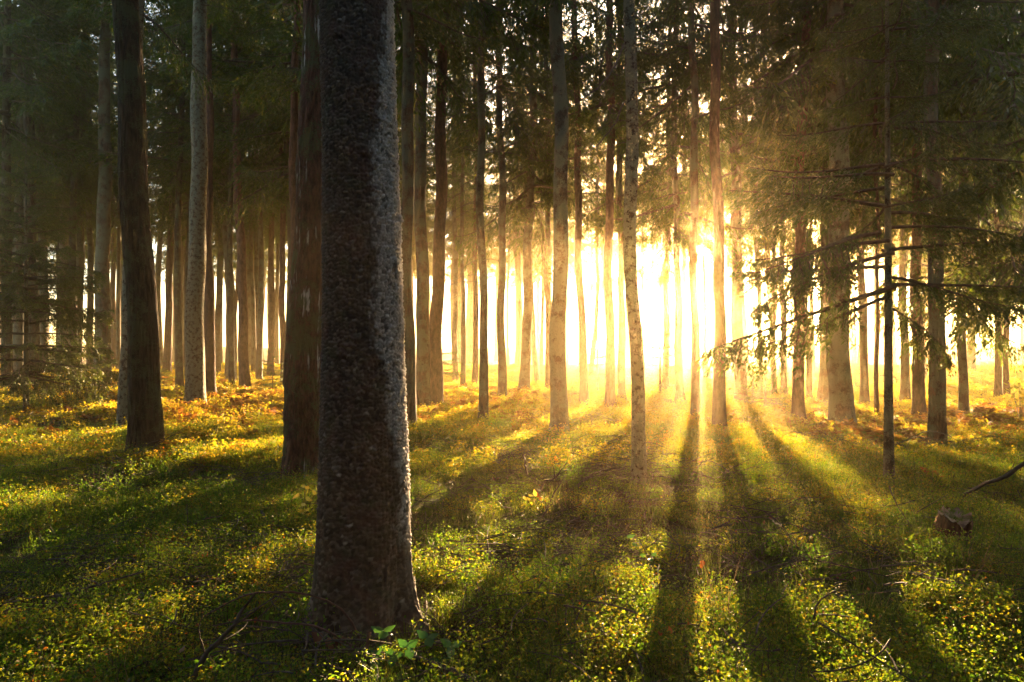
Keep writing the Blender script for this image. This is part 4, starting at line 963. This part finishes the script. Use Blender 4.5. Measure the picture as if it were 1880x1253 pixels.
def leafy_plant(name, label, cat, base, leaves, mat, stem_mat='twigwood', trifoliate=False, group=None, size=0.06, seed=0):
    """Plant with a stem and separate leaves; LEAVES: world points."""
    g = np.random.default_rng(seed); e = thing(name, label, cat, tuple(base), group); base = np.array(base)
    parts = [tube(spline([np.zeros(3), (np.array(p) - base) * np.array([.5, .5, .75]) , np.array(p) - base], 7), np.linspace(0.003, 0.0015, 7), 4) for p in leaves]
    V, Q = merge(parts); put('stem', mesh('stem', V, [Q], M[stem_mat]), e)
    for p in leaves:
        q = np.array(p) - base; az = g.uniform(0, 6.28); ps = []
        # a leaf faces up and a little towards the viewer
        up = norm(np.array([g.normal(0, .25), -0.55 + g.normal(0, .2), 0.8]))
        for k, da in enumerate((0, 2.0, -2.0) if trifoliate else (0,)):
            a = -math.pi / 2 + g.normal(0, 0.35) + da if trifoliate else az
            dvec = np.array([math.cos(a), math.sin(a), 0]); dvec = norm(dvec - up * np.dot(dvec, up)); s_ = norm(np.cross(up, dvec))
            l = size * (1.0 if k == 0 else 0.8) * g.uniform(0.85, 1.15)
            ps.append(blade_leaf(q, dvec, s_, l, l * (0.68 if trifoliate else 0.5)))
        V, Q = merge(ps)
        put('leaf', mesh('leaf', V, [Q], M[mat], fattr={'rnd': np.full(len(Q), g.random())}), e)
    return e
bl = [(703, 1158), (691, 1202), (722, 1202), (748, 1188), (785, 1170), (807, 1216), (830, 1186)]
leafy_plant('bramble_plant', 'bramble with bright green leaves in threes at the foot of the flaky trunk', 'bramble', gp(720, 1222), [at(px, py, 3.28 - 0.0004 * (py - 1160)) for px, py in bl], 'green_leaf', 'cane', True, size=0.075, seed=4)
leafy_plant('seedling', 'yellow leafed seedling standing against the flaky trunk in shade', 'seedling', gp(562, 968), [at(px, py, 6.1) for px, py in [(556, 890), (568, 898), (549, 905), (562, 912), (574, 918), (553, 925), (567, 932), (580, 908), (560, 940), (572, 945), (585, 925), (548, 938)]], 'yellow_leaf', size=0.07, seed=5)
leafy_plant('seedling', 'fresh green broad leaves low in sunlit bilberry', 'seedling', gp(1196, 1045), [at(px, py, 4.75) for px, py in [(1186, 1020), (1198, 1026), (1150, 986), (1162, 996), (1205, 1016)]], 'green_leaf', size=0.06, seed=6)
leafy_plant('seedling', 'pair of green broad leaves in the shaded grass near the stump', 'seedling', gp(1542, 1018), [at(px, py, 5.1) for px, py in [(1532, 1000), (1546, 1004), (1556, 998)]], 'green_leaf', size=0.075, seed=7)
leafy_plant('seedling', 'yellow broad leaves in deep shade past the mossy stump', 'seedling', gp(1850, 1025), [at(px, py, 5.0) for px, py in [(1831, 996), (1843, 1003), (1846, 1015), (1866, 1012), (1858, 1024)]], 'yellow_leaf', size=0.065, seed=8)
leafy_plant('seedling', 'lit yellow leaves beside the dark forked branch', 'seedling', gp(966, 932), [at(px, py, 6.7) for px, py in [(960, 912), (970, 908), (975, 918), (962, 924), (984, 912)]], 'yellow_leaf', size=0.07, seed=9)
leafy_plant('shrub', 'yellow leafed shrub glowing at the misty clearing edge', 'shrub', gp(1872, 778), [at(px, py, 13.5) for px, py in [(1850 + (k * 37) % 60, 700 + (k * 53) % 62) for k in range(40)]], 'yellow_leaf', size=0.10, seed=10)
leafy_plant('seedling', 'yellow leaf trio in dark leaves at the lower edge', 'seedling', gp(262, 1226), [at(px, py, 3.2) for px, py in [(254, 1200), (262, 1210), (258, 1192)]], 'yellow_leaf', size=0.035, seed=11)

def leaf_thing(label, px, py, mat, size, n=3, seed=0, up=0.14):
    g = np.random.default_rng(seed); b = gp(px, py, 0); ps = []
    for k in range(n):
        a = g.uniform(0, 6.28); upv = norm(np.array([g.normal(0, .4), -0.9, 0.6])); d_ = np.array([math.cos(a), math.sin(a), 0.3]); d_ = norm(d_ - upv * np.dot(d_, upv))
        ps.append(blade_leaf(np.array([g.normal(0, size * .3), g.normal(0, .01), up]), d_, np.cross(upv, d_), size * g.uniform(.7, 1.1), size * .6, 0.35))
    V, Q = merge(ps)
    o = put('fallen_leaf', mesh('fallen_leaf', V, [Q], M[mat], fattr={'rnd': np.repeat(g.random(n), len(Q) // n)}), loc=tuple(b))
    tag(o, label, 'leaf', 'bright fallen leaves')
leaf_thing('curled orange leaf caught on sunlit bilberry', 1292, 1075, 'orange_leaf', 0.05, 3, 1)
leaf_thing('orange leaf beside the lit yellow seedling', 990, 928, 'orange_leaf', 0.06, 2, 2, up=0.08)
leaf_thing('small red leaf in the dark grass below the resin-streaked trunk', 377, 1060, 'orange_leaf', 0.05, 2, 3)
leaf_thing('rust brown withered leaf hanging near the lower edge by the black pole stick', 592, 1222, 'brown_leaf', 0.085, 3, 4, up=0.1)
leaf_thing('orange leaf in the grass near the straight pole', 1712, 892, 'orange_leaf', 0.10, 3, 5)
leaf_thing('small orange leaf by the lower edge in dry grass', 1228, 1222, 'orange_leaf', 0.04, 2, 6)

# dead fern
e = put('dead_fern', frond_clump(300, 10, 0.42, 'fern', 0.7), loc=tuple(gp(290, 1012, 0)))
tag(e, 'rust red dead fern lying in the dark grass', 'fern')
e = put('dead_fern', frond_clump(301, 6, 0.18, 'fern', 0.8), loc=tuple(gp(184, 1122, 0)))
tag(e, 'small orange brown fern tuft in the darkest leaves', 'fern')

# stumps and moss cushion
def stump(label, px, py, r, h, tilt, mossy, seed, d=None):
    g = np.random.default_rng(seed); b = gp(px, py, 0); e = thing('tree_stump', label, 'stump', tuple(b), None); e.rotation_euler = tilt
    n = 40; th = np.linspace(0, 2 * math.pi, n, endpoint=False); zs = np.array([-0.08, 0, 0.03, 0.08, h * .5, h * .8, h * .97, h])
    Zg, Tg = np.meshgrid(zs, th, indexing='ij')
    rr = r * (1 + 0.5 * np.exp(-np.maximum(Zg, 0) / 0.06) + 0.08 * vnoise(np.cos(Tg) * 3, np.sin(Tg) * 3, Zg * 9, s=seed)); rag = lambda t: 0.022 * vnoise(np.cos(t) * 2.2 + 4, np.sin(t) * 2.2, s=seed) + 0.016 * vnoise(np.cos(t) * 7, np.sin(t) * 7, s=seed + 1); Zt = Zg + sstep(h * .4, h, Zg) * rag(Tg)
    V = np.stack([rr * np.cos(Tg), rr * np.sin(Tg), Zt], -1).reshape(-1, 3); k = len(zs)
    i = np.arange(k - 1)[:, None] * n; j = np.arange(n)[None]; jn = (j + 1) % n
    put('bark', mesh('stump_bark', V, [np.stack([i + j, i + jn, i + n + jn, i + n + j], -1).reshape(-1, 4)], M['red']), e)
    cr = r * np.array([0.985, 0.8, 0.6, 0.4, 0.2, 0.02]); Vt = []
    for q, c in enumerate(cr): Vt.append(np.stack([c * np.cos(th), c * np.sin(th), h - 0.004 * q + rag(th) * (c / r) ** 1.5 * 0.97 + 0.02 * vnoise(np.cos(th) * c * 40, np.sin(th) * c * 40, s=seed)], -1))
    i = np.arange(5)[:, None] * n
    put('cut_top', mesh('stump_top', np.concatenate(Vt), [np.stack([i + j, i + jn, i + n + jn, i + n + j], -1).reshape(-1, 4)], M['deadwood_top']), e)
    if mossy:
        me = tuft(400 + seed, 260, 0.05, 0.005, 'moss', spread=r * 0.8, flop=1.2)
        m = put('moss_cap', me, e); m.location = (0.035, 0.01, h)
    return e
M['deadwood_top'] = plain('cut_wood', (0.12, 0.07, 0.04), (0.40, 0.29, 0.19), scale=18)
stump('small mossy stump with a pale cut top in the shaded grass', 1744, 1000, 0.11, 0.22, (R(16), R(-8), 0.4), True, 1)
stump('low misted stump by the foot of the trunk beside the sun', 1290, 783, 0.16, 0.18, (0, 0, 0), False, 2)
leafy_plant('seedling', 'small plant with green and yellow leaves growing over the mossy stump', 'seedling', gp(1752, 1006), [at(px, py, 5.2) for px, py in [(1722, 968), (1720, 974), (1727, 962), (1733, 942), (1750, 968), (1764, 976), (1772, 968)]], 'green_leaf', size=0.06, seed=12)
g = np.random.default_rng(9)
b = gp(892, 905, 0); n = 1500; a = g.uniform(0, 6.28, n); rr = 0.26 * np.sqrt(g.random(n))
P = np.stack([rr * np.cos(a) * 1.2, rr * np.sin(a), 0.10 * (1 - (rr / 0.26) ** 2)], -1); D = norm(np.stack([np.cos(a) * rr * 3, np.sin(a) * rr * 3, np.full(n, 0.8)], -1) + g.normal(0, .35, (n, 3)))
Vk, Qk = kites(P, D, norm(np.cross(D, g.normal(size=(n, 3)))), g.uniform(.02, .045, n), g.uniform(.008, .014, n))
rings = [np.stack([q * 0.26 * 1.2 * np.cos(np.linspace(0, 6.2832, 24, endpoint=False)), q * 0.26 * np.sin(np.linspace(0, 6.2832, 24, endpoint=False)), np.full(24, 0.10 * (1 - q * q) - (0.03 if q == 1 else 0))], -1) for q in (1, .8, .55, .3, .02)]
i = np.arange(4)[:, None] * 24; j = np.arange(24)[None]; jn = (j + 1) % 24
VV, QQ = merge([(np.concatenate(rings), np.stack([i + j, i + jn, i + 24 + jn, i + 24 + j], -1).reshape(-1, 4)), (Vk, Qk)])
tag(put('moss_cushion', mesh('moss_cushion', VV, [QQ], M['moss'], smooth=False, fattr={'rnd': g.random(len(QQ))}), loc=tuple(b)), 'rounded bright green moss cushion in the grass', 'moss')

# ------------------------------------------------------------------ haze
def box(name, lo, hi, mat):
    x0, y0, z0 = lo; x1, y1, z1 = hi
    V = [(x0, y0, z0), (x1, y0, z0), (x1, y1, z0), (x0, y1, z0), (x0, y0, z1), (x1, y0, z1), (x1, y1, z1), (x0, y1, z1)]
    Q = [(0, 3, 2, 1), (4, 5, 6, 7), (0, 1, 5, 4), (1, 2, 6, 5), (2, 3, 7, 6), (3, 0, 4, 7)]
    return put(name, mesh(name, V, [Q], mat, smooth=False))
m, nt, N, L, out = nodes('haze')
pv = N('ShaderNodeVolumePrincipled'); pv.inputs['Density'].default_value = HAZE; pv.inputs['Anisotropy'].default_value = HAZE_G
pv.inputs['Color'].default_value = (*HAZE_COLOR, 1); L(pv.outputs[0], out.inputs['Volume'])
zmin = float(Z.min())
tag(box('haze', (-125, -66, zmin - 1.0), (125, 124, 33.0), m), 'thin golden morning mist filling the wood', 'mist', kind='stuff')

# ------------------------------------------------------------------ sky and sun
w = bpy.data.worlds.new('World'); scene.world = w; w.use_nodes = True
nt = w.node_tree; nt.nodes.clear()
out = nt.nodes.new('ShaderNodeOutputWorld'); bg = nt.nodes.new('ShaderNodeBackground'); sky = nt.nodes.new('ShaderNodeTexSky')
sky.sky_type = 'NISHITA'; sky.sun_disc = False; sky.sun_elevation = SUN_EL; sky.sun_rotation = SUN_AZ
sky.air_density = 1.0; sky.dust_density = 1.0; sky.ozone_density = 1.0
bg.inputs['Strength'].default_value = SKY_STRENGTH
sd = Vector((math.sin(SUN_AZ) * math.cos(SUN_EL), math.cos(SUN_AZ) * math.cos(SUN_EL), math.sin(SUN_EL)))
tc = nt.nodes.new('ShaderNodeTexCoord'); dp = nt.nodes.new('ShaderNodeVectorMath'); dp.operation = 'DOT_PRODUCT'; dp.inputs[1].default_value = sd
nt.links.new(tc.outputs['Generated'], dp.inputs[0])
disc = nt.nodes.new('ShaderNodeMapRange'); disc.inputs[1].default_value = math.cos(R(0.50)); disc.inputs[2].default_value = math.cos(R(0.35)); disc.inputs[3].default_value = 0; disc.inputs[4].default_value = 60.0
nt.links.new(dp.outputs['Value'], disc.inputs[0])
b2 = nt.nodes.new('ShaderNodeBackground'); b2.inputs[0].default_value = (1.0, 0.86, 0.62, 1); nt.links.new(disc.outputs[0], b2.inputs[1])
addn = nt.nodes.new('ShaderNodeAddShader'); nt.links.new(sky.outputs[0], bg.inputs[0]); nt.links.new(bg.outputs[0], addn.inputs[0]); nt.links.new(b2.outputs[0], addn.inputs[1]); nt.links.new(addn.outputs[0], out.inputs[0])
ld = bpy.data.lights.new('sun', 'SUN'); ld.energy = SUN_STRENGTH; ld.color = SUN_COLOR; ld.angle = R(0.5)
lo = bpy.data.objects.new('sun', ld); COL.objects.link(lo); lo.rotation_euler = (-sd).to_track_quat('-Z', 'Y').to_euler(); lo.location = sd * 60

# ------------------------------------------------------------------ camera and render
cd = bpy.data.cameras.new('camera'); cam = bpy.data.objects.new('camera', cd); COL.objects.link(cam)
cd.sensor_fit = 'HORIZONTAL'; cd.sensor_width = 36.0; cd.lens = 36.0 * F / 1880.0
cd.shift_x = 0.0; cd.shift_y = (HY - 626.5) / 1880.0
cd.clip_start = 0.05; cd.clip_end = 2000
cam.location = (0, 0, CAM_Z); cam.rotation_euler = (R(90), 0, 0)
scene.camera = cam
scene.render.engine = 'CYCLES'
cy = scene.cycles
cy.max_bounces = 5; cy.diffuse_bounces = 3; cy.glossy_bounces = 1; cy.transmission_bounces = 3; cy.volume_bounces = VOLB; cy.transparent_max_bounces = 8
cy.use_adaptive_sampling = False
cy.use_denoising = True
try: cy.denoiser = 'OPENIMAGEDENOISE'
except Exception: pass
cy.sample_clamp_indirect = 6.0
cy.caustics_reflective = False; cy.caustics_refractive = False
vs = scene.view_settings
scene.display_settings.display_device = 'sRGB'
vs.view_transform = 'Standard'; vs.look = 'None'; vs.exposure = EXPOSURE; vs.gamma = 1.0; vs.use_curve_mapping = False
